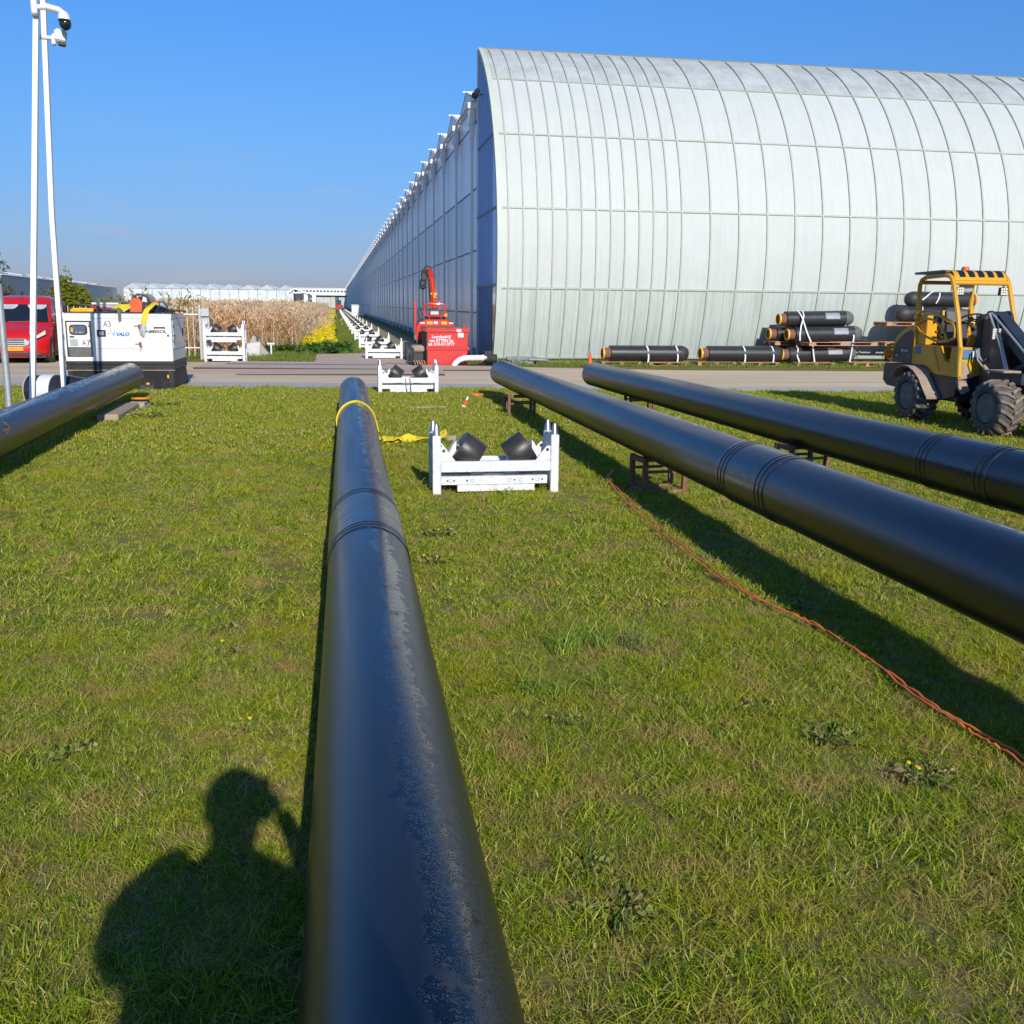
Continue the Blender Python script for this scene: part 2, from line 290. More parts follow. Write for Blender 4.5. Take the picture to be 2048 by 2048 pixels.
# ------------------------------------------------------------------ mesh builder
class MB:
    def __init__(s): s.v = []; s.f = []; s.m = []; s.mi = 0; s.T = None
    def _add(s, vs, fs):
        o = len(s.v)
        for p in vs:
            p = Vector(p)
            if s.T: p = s.T @ p
            s.v.append(p)
        for f in fs: s.f.append([i+o for i in f]); s.m.append(s.mi)
        return s
    def quad(s, a, b, c, d): return s._add([a, b, c, d], [[0, 1, 2, 3]])
    def poly(s, pts): return s._add(pts, [list(range(len(pts)))])
    def box(s, c, size, rot=None, bev=0.):
        x, y, z = (k/2 for k in size); c = Vector(c)
        if bev <= 0:
            P = [Vector((sx*x, sy*y, sz*z)) for sz in (-1, 1) for sy in (-1, 1) for sx in (-1, 1)]
            Fs = [[0, 2, 3, 1], [4, 5, 7, 6], [0, 1, 5, 4], [2, 6, 7, 3], [0, 4, 6, 2], [1, 3, 7, 5]]
        else:
            b = min(bev, x*.49, y*.49, z*.49); P = []; Fs = []
            ring = [(-x+b, -y), (x-b, -y), (x, -y+b), (x, y-b), (x-b, y), (-x+b, y), (-x, y-b), (-x, -y+b)]
            ins = [(-x+b, -y+b), (x-b, -y+b), (x-b, -y+b), (x-b, y-b), (x-b, y-b), (-x+b, y-b), (-x+b, y-b), (-x+b, -y+b)]
            for zz, rr in ((-z, ins), (-z+b, ring), (z-b, ring), (z, ins)):
                for q in rr: P.append(Vector((q[0], q[1], zz)))
            for k in range(3):
                for i in range(8):
                    j = (i+1) % 8; Fs.append([k*8+i, k*8+j, k*8+8+j, k*8+8+i])
            Fs.append([7, 6, 5, 4, 3, 2, 1, 0]); Fs.append([24+i for i in range(8)])
        if rot is not None:
            E = rot if isinstance(rot, Matrix) else Euler(rot).to_matrix()
            P = [E @ p for p in P]
        return s._add([p+c for p in P], Fs)
    def bb(s, x0, x1, y0, y1, z0, z1, bev=0.): return s.box(((x0+x1)/2, (y0+y1)/2, (z0+z1)/2), (abs(x1-x0), abs(y1-y0), abs(z1-z0)), None, bev)
    def tube(s, p0, p1, r0, r1=None, n=12, caps=True):
        p0, p1 = Vector(p0), Vector(p1); r1 = r0 if r1 is None else r1
        d = (p1-p0).normalized(); a = d.orthogonal().normalized(); b = d.cross(a)
        P = []; Fs = []
        for p, r in ((p0, r0), (p1, r1)):
            for i in range(n):
                t = 2*math.pi*i/n; P.append(p+(a*math.cos(t)+b*math.sin(t))*r)
        for i in range(n):
            j = (i+1) % n; Fs.append([i, j, n+j, n+i])
        if caps: Fs.append(list(range(n-1, -1, -1))); Fs.append(list(range(n, 2*n)))
        return s._add(P, Fs)
    def path(s, pts, r, n=8, caps=True, flat=None, closed=False):
        pts = [Vector(p) for p in pts]; P = []; Fs = []; m = len(pts)
        ref = None
        for k, p in enumerate(pts):
            if closed: d = pts[(k+1) % m]-pts[k-1]
            else: d = pts[min(k+1, m-1)]-pts[max(k-1, 0)]
            d.normalize()
            if ref is None: ref = d.orthogonal().normalized() if flat is None else Vector(flat)
            a = (ref-d*ref.dot(d)).normalized(); b = d.cross(a); ref = a if flat is None else ref
            rr = r[k] if isinstance(r, list) else r
            ra, rb = rr if isinstance(rr, tuple) else (rr, rr)
            for i in range(n):
                t = 2*math.pi*(i+.5)/n; P.append(p+a*math.cos(t)*ra+b*math.sin(t)*rb)
        for k in range(m if closed else m-1):
            k2 = (k+1) % m
            for i in range(n):
                j = (i+1) % n; Fs.append([k*n+i, k*n+j, k2*n+j, k2*n+i])
        if caps and not closed: Fs.append(list(range(n-1, -1, -1))); Fs.append([(m-1)*n+i for i in range(n)])
        return s._add(P, Fs)
    def lathe(s, prof, o, axis, n=24, close=False):
        o = Vector(o); d = Vector(axis).normalized(); a = d.orthogonal().normalized()
        if abs(d.z) < .9: a = (Vector((0, 0, 1))-d*d.z).normalized()
        b = d.cross(a); P = []; Fs = []
        for (t, r) in prof:
            for i in range(n):
                w = 2*math.pi*i/n; P.append(o+d*t+(a*math.cos(w)+b*math.sin(w))*r)
        m = len(prof)
        for k in range(m if close else m-1):
            k2 = (k+1) % m
            for i in range(n):
                j = (i+1) % n; Fs.append([k*n+i, k*n+j, k2*n+j, k2*n+i])
        if not close:
            if prof[0][1] > 1e-4: Fs.append(list(range(n-1, -1, -1)))
            if prof[-1][1] > 1e-4: Fs.append([(m-1)*n+i for i in range(n)])
        return s._add(P, Fs)
    def prism(s, pts, vec):
        vec = Vector(vec); n = len(pts); P = [Vector(p) for p in pts]; P += [p+vec for p in P]
        Fs = [list(range(n-1, -1, -1)), list(range(n, 2*n))]+[[i, (i+1) % n, n+(i+1) % n, n+i] for i in range(n)]
        return s._add(P, Fs)
    def prx(s, yz, x0, x1): return s.prism([(x0, y, z) for y, z in yz], (x1-x0, 0, 0))
    def pry(s, xz, y0, y1): return s.prism([(x, y0, z) for x, z in xz], (0, y1-y0, 0))
    def sphere(s, c, r, nu=16, nv=10, sc=(1, 1, 1)):
        c = Vector(c); P = []; Fs = []
        for j in range(nv+1):
            ph = math.pi*j/nv
            for i in range(nu):
                th = 2*math.pi*i/nu
                P.append(c+Vector((r*sc[0]*math.sin(ph)*math.cos(th), r*sc[1]*math.sin(ph)*math.sin(th), r*sc[2]*math.cos(ph))))
        for j in range(nv):
            for i in range(nu):
                k = (i+1) % nu; Fs.append([j*nu+i, (j+1)*nu+i, (j+1)*nu+k, j*nu+k])
        return s._add(P, Fs)
    def mesh(s, name, mats, smooth=True, ang=35):
        me = bpy.data.meshes.new(name); me.from_pydata([tuple(p) for p in s.v], [], s.f)
        for k in (mats if isinstance(mats, (list, tuple)) else [mats]): me.materials.append(M[k])
        if len(me.materials) > 1: me.polygons.foreach_set('material_index', s.m)
        bm = bmesh.new(); bm.from_mesh(me); bmesh.ops.remove_doubles(bm, verts=bm.verts, dist=1e-5)
        bmesh.ops.recalc_face_normals(bm, faces=bm.faces); bm.to_mesh(me); bm.free()
        if smooth:
            me.polygons.foreach_set('use_smooth', [True]*len(me.polygons)); me.set_sharp_from_angle(angle=R(ang))
        return me
    def build(s, name, mats, parent=None, smooth=True, ang=35):
        o = bpy.data.objects.new(name, s.mesh(name, mats, smooth, ang)); COL.objects.link(o)
        if parent: o.parent = parent
        return o
def tag(o, label=None, cat=None, group=None, kind=None):
    if label: o['label'] = label
    if cat: o['category'] = cat
    if group: o['group'] = group
    if kind: o['kind'] = kind
    return o
def thing(name, loc, label, cat, group=None, rz=0.):
    o = bpy.data.objects.new(name, None); COL.objects.link(o); o.location = loc; o.rotation_euler = (0, 0, rz); o.empty_display_size = .2
    return tag(o, label, cat, group)
def copy_tree(o, parent=None):
    c = o.copy(); COL.objects.link(c)
    if parent: c.parent = parent
    for ch in list(o.children): copy_tree(ch, c)
    return c
def text(body, loc, size, matname, parent, face='-Y', name='text_line', sx=1., bold=0., shear=0., align='CENTER'):
    cu = bpy.data.curves.new(name, 'FONT'); cu.body = body; cu.size = size; cu.align_x = align; cu.align_y = 'CENTER'; cu.offset = bold; cu.shear = shear; cu.resolution_u = 3
    cu.materials.append(M[matname]); o = bpy.data.objects.new(name, cu); COL.objects.link(o); o.location = loc
    o.rotation_euler = {'-Y': (R(90), 0, 0), '-X': (R(90), 0, R(-90))}[face]; o.scale = (sx, 1, 1)
    if parent: o.parent = parent
    TEXTS.append(o)
    return o
TEXTS = []
def bake_texts():
    dg = bpy.context.evaluated_depsgraph_get(); dg.update()
    for o in TEXTS:
        me = bpy.data.meshes.new_from_object(o.evaluated_get(dg)); nm = o.name
        n = bpy.data.objects.new('lettering', me); COL.objects.link(n); n.parent = o.parent; n.location = o.location; n.rotation_euler = o.rotation_euler; n.scale = o.scale
        if not me.materials: me.materials.append(o.data.materials[0])
        bpy.data.objects.remove(o)
def arc(cx, cy, r, a0, a1, n): return [(cx+r*math.cos(R(a0+(a1-a0)*i/n)), cy+r*math.sin(R(a0+(a1-a0)*i/n))) for i in range(n+1)]
# ------------------------------------------------------------------ ground, road
def sheet(name, pts, z, m, thick=0.):
    b = MB()
    if thick: b.prism([(x, y, z-thick) for x, y in pts], (0, 0, thick))
    else: b.poly([(x, y, z) for x, y in pts])
    o = b.build(name, m, smooth=False); tag(o, kind='structure'); return o
sheet('ground', [(-900, -40), (900, -40), (900, 1500), (-900, 1500)], 0, 'ground')
near = [(-60, 25.5), (-5, 21.35), (-1.7, 21.05), (2.1, 20.6), (8.9, 19.6), (40, 16.2)]
mid = [(x, y+1.3) for x, y in near]
far = [(-60, 33.5), (-8, 30.9), (-4.4, 30.2), (-.9, 30.0), (2.2, 28.9), (5, 27.8), (9.1, 26.5), (14.4, 26.1), (40, 24.8)]
sheet('road', near+far[::-1], .004, 'road_dirt')
sheet('road_edge', near+mid[::-1], .008, 'road_edge')
sheet('path', [(-.95, 30.05), (2.15, 29.1), (2.2, 33.6), (1.2, 36.6), (.3, 35.6), (-1.0, 34.9)], .012, 'slab')
sheet('dirt_track', [(1.9, 29.2), (3.6, 29.2), (3.4, 40), (2.6, 110), (1.4, 260), (.2, 260), (1.1, 110), (1.75, 40)], .006, 'dirt')
for i, (x0, x1, y0, y1, rz, lab) in enumerate((
    (-3.9, 1.2, 26.9, 28.4, -.05, 'long rust edged steel plate nearest the white generator'),
    (1.3, 4.6, 26.2, 27.7, -.06, 'steel road plate in front of the red storage box'),
    (-3.3, 1.1, 28.7, 29.9, -.05, 'rear rust brown steel plate below the stacked roller stands'),
    (-2.6, 2.4, 24.6, 26.1, -.05, 'front brown steel plate lying in the middle of the road'))):
    b = MB(); hx_, hy_ = (x1-x0)/2, (y1-y0)/2; b.poly([(-hx_, -hy_, .032), (hx_, -hy_, .032), (hx_, hy_, .032), (-hx_, hy_, .032)]); b.mi = 1
    P4 = [(-hx_, -hy_), (hx_, -hy_), (hx_, hy_), (-hx_, hy_)]
    for q in range(4): (xa, ya), (xb, yb) = P4[q], P4[(q+1) % 4]; b.quad((xa, ya, -.02), (xb, yb, -.02), (xb, yb, .032), (xa, ya, .032))
    o = b.build('road_plate', ['plate_steel', 'rust_dark'], smooth=False)
    o.location = ((x0+x1)/2, (y0+y1)/2, .005); o.rotation_euler = (0, R(.25*(-1)**i), rz); tag(o, lab, 'road plate', 'steel plates on the road')

# ------------------------------------------------------------------ large greenhouse
GH = thing('greenhouse', (4.42, 30.4, 0), 'huge white glass greenhouse with a curved front and a long shaded side wall', 'greenhouse', rz=.0095)
YC, ZC, RA = 6.27, 3.2, 7.07
def ap(a, off=0.): return (YC-(RA+off)*math.cos(R(a)), ZC+(RA+off)*math.sin(R(a)))
ROWS = [-25.5, -8, 10.5, 29, 47.5, 66.5]
cols = [.11, .30]+[.30+.438*i for i in range(1, 13)]
cols += [cols[-1]+.905*i for i in range(1, 25)]
def strip(a0, a1, x0, x1, o0, o1, n=5):
    b = MB(); pr = [ap(a0+(a1-a0)*i/n, o1) for i in range(n+1)]+[ap(a1+(a0-a1)*i/n, o0) for i in range(n+1)]
    return b.prx(pr, x0, x1)
cache = {}
for ci in range(len(cols)-1):
    w = round(cols[ci+1]-cols[ci], 3)
    for ri in range(5):
        k = (w, ri)
        if k not in cache:
            cache[k] = strip(ROWS[ri]+.12, ROWS[ri+1]-.12, .0, w, -.03, 0.).mesh('pane', ['pane_low', 'pane_white', 'pane_white', 'pane_white', 'pane_top'][ri])
        o = bpy.data.objects.new('pane', cache[k]); COL.objects.link(o); o.parent = GH; o.location = (cols[ci], random.uniform(-.004, .004), 0)
ribm = strip(ROWS[0], ROWS[-1], -.023, .023, 0.006, .045, 24).mesh('rib', 'pane_rib')
for x in cols[1:]:
    o = bpy.data.objects.new('rib', ribm); COL.objects.link(o); o.parent = GH; o.location = (x, 0, 0)
for a in ROWS:
    o = strip(a-.2, a+.2, .11, cols[-1], .0065, .036, 1).build('purlin', 'pane_rib', GH)
strip(ROWS[0]-.8, ROWS[-1]+.5, -.04, .11, -.12, .06, 24).build('edge_frame', 'edge_green', GH)
MB().bb(-.03, cols[-1]+.1, .02, .2, 0, .20).build('plinth', 'concrete_white', GH)
yt, zt = ap(66.5)
MB().bb(.0, cols[-1], yt-.01, yt+.16, zt-.04, zt+.07).build('ridge_cap', 'ridge_grey', GH)
MB().bb(.0, cols[-1], 3.58, 3.62, 7.6, zt-.05).build('back_wall', 'pane_white', GH)
MB().bb(cols[-1], cols[-1]+.1, 1, 3.5, 0, 8).build('end_wall', 'pane_white', GH)
# gable strip on the left end of the curved hall
def arch_y(z): return YC-(RA-.13)*math.cos(math.asin(max(-1, min(1, (z-ZC)/(RA-.13)))))
for z0, z1, mm in ((.12, 2.28, 'glass_dark'), (2.32, 4.5, 'gable_blue'), (4.56, 6.64, 'gable_blue'), (6.7, 9.55, 'gable_blue')):
    zs = [z0+(z1-z0)*i/8 for i in range(9)]
    MB().prx([(arch_y(z), z) for z in zs]+[(3.62, z1), (3.62, z0)], .02, .05).build('gable_panel', mm, GH)
for k in range(9):
    y = .62+k*.34
    # slat runs up to the arch
    zt2 = ZC+math.sqrt(max(0, (RA-.15)**2-(YC-y)**2)) if y > YC-RA+.15 else 6
    b = MB().bb(-.008, .019, y-.03, y+.03, .15, min(9.5, zt2)); b.build('slat', 'gable_slat', GH)
for z in (2.30, 4.53, 6.67):
    MB().bb(-.016, .0195, arch_y(z)+.02, 3.62, z-.025, z+.025).build('girt', 'girt', GH)
MB().bb(-.03, .06, 3.62, 3.70, .0, 9.72).build('corner_post', 'gutter', GH)
lp = MB(); lp.tube((-.05, 2.3, 8.12), (-.32, 2.15, 8.05), .02); lp.lathe([(-.1, .10), (-.05, .11), (.05, .07), (.1, .03)], (-.28, 2.15, 8.08), (.3, -.9, .3), 14); lp.lathe([(-.08, .08), (.02, .08), (.07, .03)], (-.2, 2.3, 8.22), (.3, -.9, .3), 14)
lp.build('floodlight', 'skid_black', GH)
# long side wall, one bay every 4.45 m
BAY, Y0, EV, RG = 4.45, 4.2, 8.3, 8.95
NB, NOBJ = 118, 62
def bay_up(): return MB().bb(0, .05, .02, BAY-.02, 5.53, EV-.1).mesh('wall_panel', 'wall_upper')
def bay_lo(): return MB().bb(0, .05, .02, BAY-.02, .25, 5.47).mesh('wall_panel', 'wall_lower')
def bay_gb():
    b = MB(); b.prx([(.04, EV-.06), (BAY-.04, EV-.06), (BAY/2, RG-.04)], 0, .04); return b.mesh('gable_pane', 'wall_upper')
def bay_edge():
    b = MB()
    for s in (0, 1):
        y0, y1 = (0, BAY/2) if s == 0 else (BAY, BAY/2)
        b.path([(-.03, y0, EV), (-.03, y1, RG+.01)], (.025, .05), 4, flat=(1, 0, 0))
    b.tube((-.16, BAY/2, RG+.02), (.3, BAY/2, RG+.02), .035, n=6); return b.mesh('gable_edge', 'white_frame')
def bay_pipe():
    b = MB(); b.tube((-.12, 0, .0), (-.12, 0, 6.7), .048, n=8); b.tube((-.12, 0, 6.7), (-.12, 0, 7.55), .048, .10, n=8)
    b.tube((-.13, 0, 7.55), (-.13, 0, 8.05), .125, n=8); b.bb(-.28, .0, -.16, .16, 8.02, 8.2); b.tube((-.14, -.02, 8.13), (-.14, .45, 8.13), .06, n=6); return b.mesh('downpipe', 'gutter')
parts = [('wall_panel', bay_up()), ('wall_panel', bay_lo()), ('gable_pane', bay_gb()), ('gable_edge', bay_edge()), ('downpipe', bay_pipe())]
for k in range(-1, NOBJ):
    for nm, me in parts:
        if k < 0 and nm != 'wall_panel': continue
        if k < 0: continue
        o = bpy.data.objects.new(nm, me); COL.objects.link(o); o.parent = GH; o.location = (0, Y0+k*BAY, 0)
MB().bb(.0, .05, 3.71, Y0, .25, EV).build('wall_panel', 'wall_upper', GH)
for nm, me in parts:
    b = MB()
    for k in range(NOBJ, NB):
        for_v = [(v.co.x, v.co.y+Y0+k*BAY, v.co.z) for v in me.vertices]
        b._add(for_v, [list(p.vertices) for p in me.polygons])
    o = b.build('far_'+nm, me.materials[0].name, GH); o['kind'] = 'stuff'
YE = Y0+NB*BAY
for z in (7.6, 5.5, 3.5, 1.45): MB().bb(-.012, .0, 3.75, YE, z-.025, z+.025).build('girt', 'girt', GH)
b = MB(); b.tube((-.10, 3.75, EV), (-.10, YE, EV), .055, n=8); b.build('gutter', 'gutter', GH)
MB().bb(-.04, .1, 3.72, YE, 0, .22).build('plinth', 'concrete', GH)
b = MB()
for k in range(NB):
    y = Y0+k*BAY
    b.quad((.06, y, EV), (.06, y+BAY/2, RG), (31, y+BAY/2, RG), (31, y, EV)); b.quad((.06, y+BAY/2, RG), (.06, y+BAY, EV), (31, y+BAY, EV), (31, y+BAY/2, RG))
b.build('roof', 'roof_white', GH, smooth=False)

# ------------------------------------------------------------------ pipelines
def pipeline(name, p0, p1, label, sleeves, extra=None):
    """p0/p1: axis ends; sleeves: distances from y=0 (world Y) of joint sleeves"""
    p0, p1 = Vector(p0), Vector(p1); t = thing(name, p0, label, 'pipe', 'black pipelines laid across the lawn')
    d = p1-p0; L = d.length
    q = d.to_track_quat('Y', 'Z'); t.rotation_mode = 'QUATERNION'; t.rotation_quaternion = q
    r = .22
    cuts = [0]+[c for s in sleeves for c in (s[0], s[1])]+[L]
    for i in range(0, len(cuts), 2):
        a, e = cuts[i], cuts[i+1]
        prof = [(a+.02, r-.035), (a, r-.03), (a, r-.004), (a+.006, r), (e-.006, r), (e, r-.004), (e, r-.03), (e-.02, r-.035)]
        MB().lathe(prof, (0, 0, 0), (0, 1, 0), 96).build('casing', 'pipe_black', t, ang=30)
    for (a, e) in sleeves:
        a -= .06; e += .06
        prof = [(a, r+.0005), (a+.004, r+.006)]
        for c0 in (a+.05, a+.11, e-.17, e-.11, e-.05):
            prof += [(c0-.014, r+.007), (c0-.006, r+.003), (c0, r+.002), (c0+.006, r+.003), (c0+.014, r+.0075)]
        prof += [(e-.004, r+.006), (e, r+.0005)]; prof += [(a+.132, r+.0072), (a+.136, r+.0072), (e-.196, r+.0072), (e-.192, r+.0072)]; prof.sort()
        MB().lathe(prof, (0, 0, 0), (0, 1, 0), 96).build('joint_sleeve', 'sleeve_black', t, ang=12)
    return t
PM = pipeline('pipeline', (.095, -2.2, .305), (.095, 16.7, .305), 'long black pipe running away from the viewer through the middle of the lawn', [(7.55, 8.6)])
PR = pipeline('pipeline', (2.795, 3.32, .565), (2.845, 18.5, .475), 'black pipe on brown trestles just right of the front roller stand', [(2.62, 3.32)])
PF = pipeline('pipeline', (4.67, -1.5, .58), (4.67, 18.8, .425), 'rightmost black pipe in front of the yellow loader', [(7.9, 8.7)])
PL = pipeline('pipeline', (-3.33, 4.0, .30), (-3.73, 18.35, .43), 'scuffed black pipe at the left edge ending in front of the generator', [])
# near end of the right pipe: bare steel joint, then the next cased length out of the picture
MB().lathe([(-5.2, .18), (-5.2, .22), (-.50, .22), (-.497, .17)], (0, 0, 0), (0, 1, 0), 64).build('casing', 'pipe_black', PR, ang=30)
b = MB().lathe([(-.55, .125), (-.55, .155), (.05, .158), (.05, .10)], (0, 0, 0), (0, 1, 0), 40); b.build('steel_pipe_end', 'dark_steel', PR)
b = MB().lathe([(-.012, .19), (-.012, .212), (.012, .212), (.012, .19)], (0, 0, 0), (0, 1, 0), 40)
for k in range(8):
    w = k*math.pi/4; b.tube((.2*math.cos(w), -.03, .2*math.sin(w)), (.2*math.cos(w), 0, .2*math.sin(w)), .012, n=6)
b.build('end_plug', 'dark_steel', PR)
# scrape on left pipe, chalk line on the right pipe
b = MB()
for (y0, a0, w, h) in ((6.3, 60, .16, 14), (6.45, 40, .10, 24), (8.9, 75, .3, 10)):
    for i in range(6):
        aa0, aa1 = a0+h*i/6, a0+h*(i+1)/6
        o1, o2 = .02*math.sin(i*1.7), .02*math.sin((i+1)*1.7); wd0 = w*(.4+.6*math.sin(math.pi*(i+.3)/6.6)); wd1 = w*(.4+.6*math.sin(math.pi*(i+1.3)/7.6))
        f = lambda a, y: (.2212*math.sin(R(a)), y, .2212*math.cos(R(a)))
        b.quad(f(aa0, y0+o1), f(aa0, y0+o1+wd0), f(aa1, y0+o2+wd1), f(aa1, y0+o2))
b.build('scrape_mark', 'rust_pink', PL)
b = MB(); rr = random.Random(3); y = 4.2
while y < 13.2:
    l = rr.uniform(.15, .6); a0 = -38+rr.uniform(-1, 1); a1 = a0+rr.uniform(-1, 1.)
    f = lambda a, y: (.2212*math.sin(R(a)), y, .2212*math.cos(R(a)))
    if rr.random() < .8: b.quad(f(a0, y), f(a1, y+l), f(a1+1.1, y+l), f(a0+1.3, y))
    y += l
b.build('chalk_line', 'cap_grey', PR)

# trestles
def trestle():
    t = thing('pipe_trestle', (0, 0, 0), 'x', 'trestle', 'steel trestles carrying the pipes'); W, D, Hh, s = .40, .30, .335, .045
    for x in (-W/2, W/2):
        for y in (-D/2, D/2): MB().bb(x-s/2, x+s/2, y-s/2, y+s/2, 0, Hh, .004).build('leg', 'rust', t)
    for x in (-W/2, W/2): MB().bb(x-s/2+.003, x+s/2-.003, -D/2+s/2, D/2-s/2, Hh-.05, Hh-.005).build('end_bar', 'rust', t)
    for y in (-D/2, D/2):
        MB().bb(-W/2+s/2, W/2-s/2, y-.012, y+.012, .19, .215).build('cross_bar', 'rust', t)
        MB().bb(-W/2+s/2, W/2-s/2, y-s/2+.004, y+s/2-.004, .0, .03).build('foot_bar', 'rust_pink', t)
    for x in (-W/2, W/2): MB().bb(x-s/2+.003, x+s/2-.003, -D/2+s/2, D/2-s/2, .0, .03).build('foot_bar', 'rust_pink', t)
    b = MB().bb(-W/2+s/2, W/2-s/2, -.03, .03, Hh-.055, Hh-.012); b.build('saddle', 'rust', t)
    return t
T0 = trestle()
for i, (x, y, rz, lab) in enumerate(((2.88, 8.95, .12, 'brown steel trestle under the middle pipe right of the front roller stand'), (2.68, 15.5, 0, 'brown steel trestle under the far end of the middle pipe'),
                                 (4.62, 9.6, .1, 'brown trestle under the rightmost pipe'), (4.75, 15.9, 0, 'brown trestle far along the rightmost pipe near its end'))):
    o = T0 if i == 0 else copy_tree(T0); o.location = (x, y, 0); o.rotation_euler = (0, 0, rz); o['label'] = lab
# concrete block and timber under the left and main pipes
bk = thing('concrete_block', (-3.45, 15.95, 0), 'lichen covered concrete block under the far end of the left pipe', 'block', rz=.03)
MB().bb(-.15, .15, -.85, .95, 0, .10, .02).build('block_body', 'concrete_lichen', bk)
ds = thing('orange_disc', (-3.25, 17.2, .0), 'orange plastic lid lying beside the left pipe end', 'lid')
MB().lathe([(0, .02), (.02, .16), (.05, .17), (.05, .14), (.03, .02)], (-.1, 0, .105), (0, .1, 1), 24).build('lid', 'orange', ds)
MB().bb(-.25, .0, -.3, .2, 0, .10, .01).build('support_stone', 'concrete', ds)
tb = MB().bb(-.13, .13, -.06, .06, 0, .085, .005).build('timber_beam', 'wood_grey'); tb.location = (.095, 14.2, 0); tag(tb, 'flat timber beam under the far end of the centre pipe', 'timber')
tb = MB().bb(-.13, .13, -.06, .06, 0, .085, .005).build('timber_beam', 'wood_grey'); tb.location = (.095, .6, 0); tag(tb, 'flat timber beam hidden under the near end of the centre pipe', 'timber')

# ------------------------------------------------------------------ roller stands
def roller_stand():
    t = thing('roller_stand', (0, 0, 0), 'x', 'roller stand'); W, D, Hh = 1.17, .38, .54; hx, hy = W/2, D/2; p = .076
    for sx in (-1, 1):
        for sy in (-1, 1):
            x, y = sx*(hx-p/2), sy*(hy-p/2)
            pt = MB().bb(x-p/2, x+p/2, y-p/2, y+p/2, 0, Hh, .006).build('post', 'galv', t)
            MB().lathe([(0, .036), (.012, .034), (.085, .020), (.10, .015), (.103, .0)], (x, y, Hh), (0, 0, 1), 14).build('pin', 'steel', pt)
        x = sx*(hx-p/2)
        e = MB(); y0, y1 = -hy+p, hy-p
        e.bb(x-.034, x+.034, y0, y1, .40, .537); e.prx([(y0, .40), (y0+.10, .40), (y0, .30)], x-.03, x+.03); e.bb(x-.022, x+.022, y0, y1, .06, .12); e.bb(x-.022, x+.022, y0, y1, .21, .30)
        e.build('end_plate', 'galv', t)
        for sy in (-1, 1):
            y = sy*(hy-p/2); g = MB()
            xi = sx*(hx-p)
            g.pry([(xi, .305), (xi, .435), (xi-sx*.03, .435), (xi-sx*.055, .41), (xi-sx*.12, .325), (xi-sx*.135, .305)], y-.01, y+.01)
            gb = g.build('gusset', 'galv', t)
            h = MB(); h.tube((xi-sx*.028, y-.0112, .40), (xi-sx*.028, y+.0112, .40), .016, n=12); h.build('eye_hole', 'dark_steel', gb)
    for sy in (-1, 1):
        y = sy*(hy-.035)
        MB().bb(-hx+p+.001, hx-p-.001, y-.03, y+.03, .205, .302, .005).build('top_rail', 'galv', t)
        lr = MB().bb(-hx+p+.001, hx-p-.03, y-.028, y+.022, .088, .165, .003).build('lower_rail', 'galv', t)
        h = MB(); yy = y-.0285
        for q in (-.45, -.39, -.27, .17, .34, .43): h.tube((q, yy-.002, .127), (q, yy+.01, .127), .009, n=10)
        h.build('bolt_hole', 'dark_steel', lr)
        h = MB()
        for q in (-.42, -.22, .12, .23, .385): h.lathe([(0, .018), (.003, .018), (.003, .012), (0, .012)], (q, yy-.0035, .127), (0, 1, 0), 12, True)
        h.build('weld_ring', 'galv_post', lr)
        MB().bb(-.36, .36, y-.034, y+.025, .025, .085, .004).build('foot_rail', 'galv', t)
    for sx in (-1, 1):
        ax = Vector((-sx*.82, 0, -.57)).normalized(); c = Vector((sx*.240, 0, .365)); r, L = .152, .215
        m = MB(); m.lathe([(-L/2, .05), (-L/2, r-.004), (-L/2+.006, r), (L/2-.006, r), (L/2, r-.004), (L/2, .05)], c, ax, 40); ro = m.build('roller', 'roller_black', t)
        m = MB(); m.tube(c-ax*(L/2+.05), c+ax*(L/2+.03), .02, n=10); m.tube(c-ax*(L/2+.05), c-ax*(L/2+.025), .034, n=6); m.build('axle', 'steel', ro)
        q = MB(); a0 = c-ax*(L/2+.03)
        for sy in (-.03,): q.prism([a0+Vector((0, -.05, .035)), a0+Vector((sx*.03, -.05, 0)), Vector((sx*.45, -.05, .30)), Vector((sx*.36, -.05, .30))], (0, .1, 0))
        q.build('bracket', 'galv', t)
        q = MB(); q.prism([(sx*.10, -.05, .12), (sx*.24, -.05, .12), (sx*.17, -.05, .31), (sx*.13, -.05, .33)], (0, .1, 0)); q.build('bracket', 'galv', t)
    q = MB().bb(-.5, .5, -.05, .05, .10, .15); q.build('centre_beam', 'galv', t)
    return t
S0 = roller_stand()
places = [(1.33, 9.12, 0, .01, 'nearest white roller stand standing on the lawn right of the centre pipe', None),
          (1.175, 19.75, 0, 0, 'roller stand at the road edge with a cord hanging over it', None),
          (1.17, 32.3, .012, 0, 'roller stand on the concrete slab beside the red box', 'row')]
ys = [38.9]+[48.1+9.3*i for i in range(20)]
for i, y in enumerate(ys):
    places.append((1.17-.0095*(y-32.2)-.06, y, 0, 0, None, 'row'))
ordn = ['second', 'third', 'fourth', 'fifth', 'sixth', 'seventh']
for i, (x, y, z, rz, lab, row) in enumerate(places):
    o = S0 if i == 0 else copy_tree(S0); o.location = (x, y, z); o.rotation_euler = (0, 0, rz)
    if row: o['group'] = 'row of roller stands along the greenhouse track'
    else: o['group'] = 'single roller stands on the lawn'
    if lab is None:
        k = i-2
        lab = ordn[k-1]+' roller stand of the far row counting from the concrete slab' if k-1 < 6 else 'small far roller stand of the long white row beside the greenhouse'
    o['label'] = lab
for i, (z, lab) in enumerate(((0.0, 'lower roller stand of the stack beside the reeds'), (.545, 'upper roller stand on top of the stack beside the reeds'))):
    o = copy_tree(S0); o.location = (-3.5, 30.55, z); o.rotation_euler = (0, 0, -.06); o['label'] = lab; o['group'] = 'stacked roller stands'

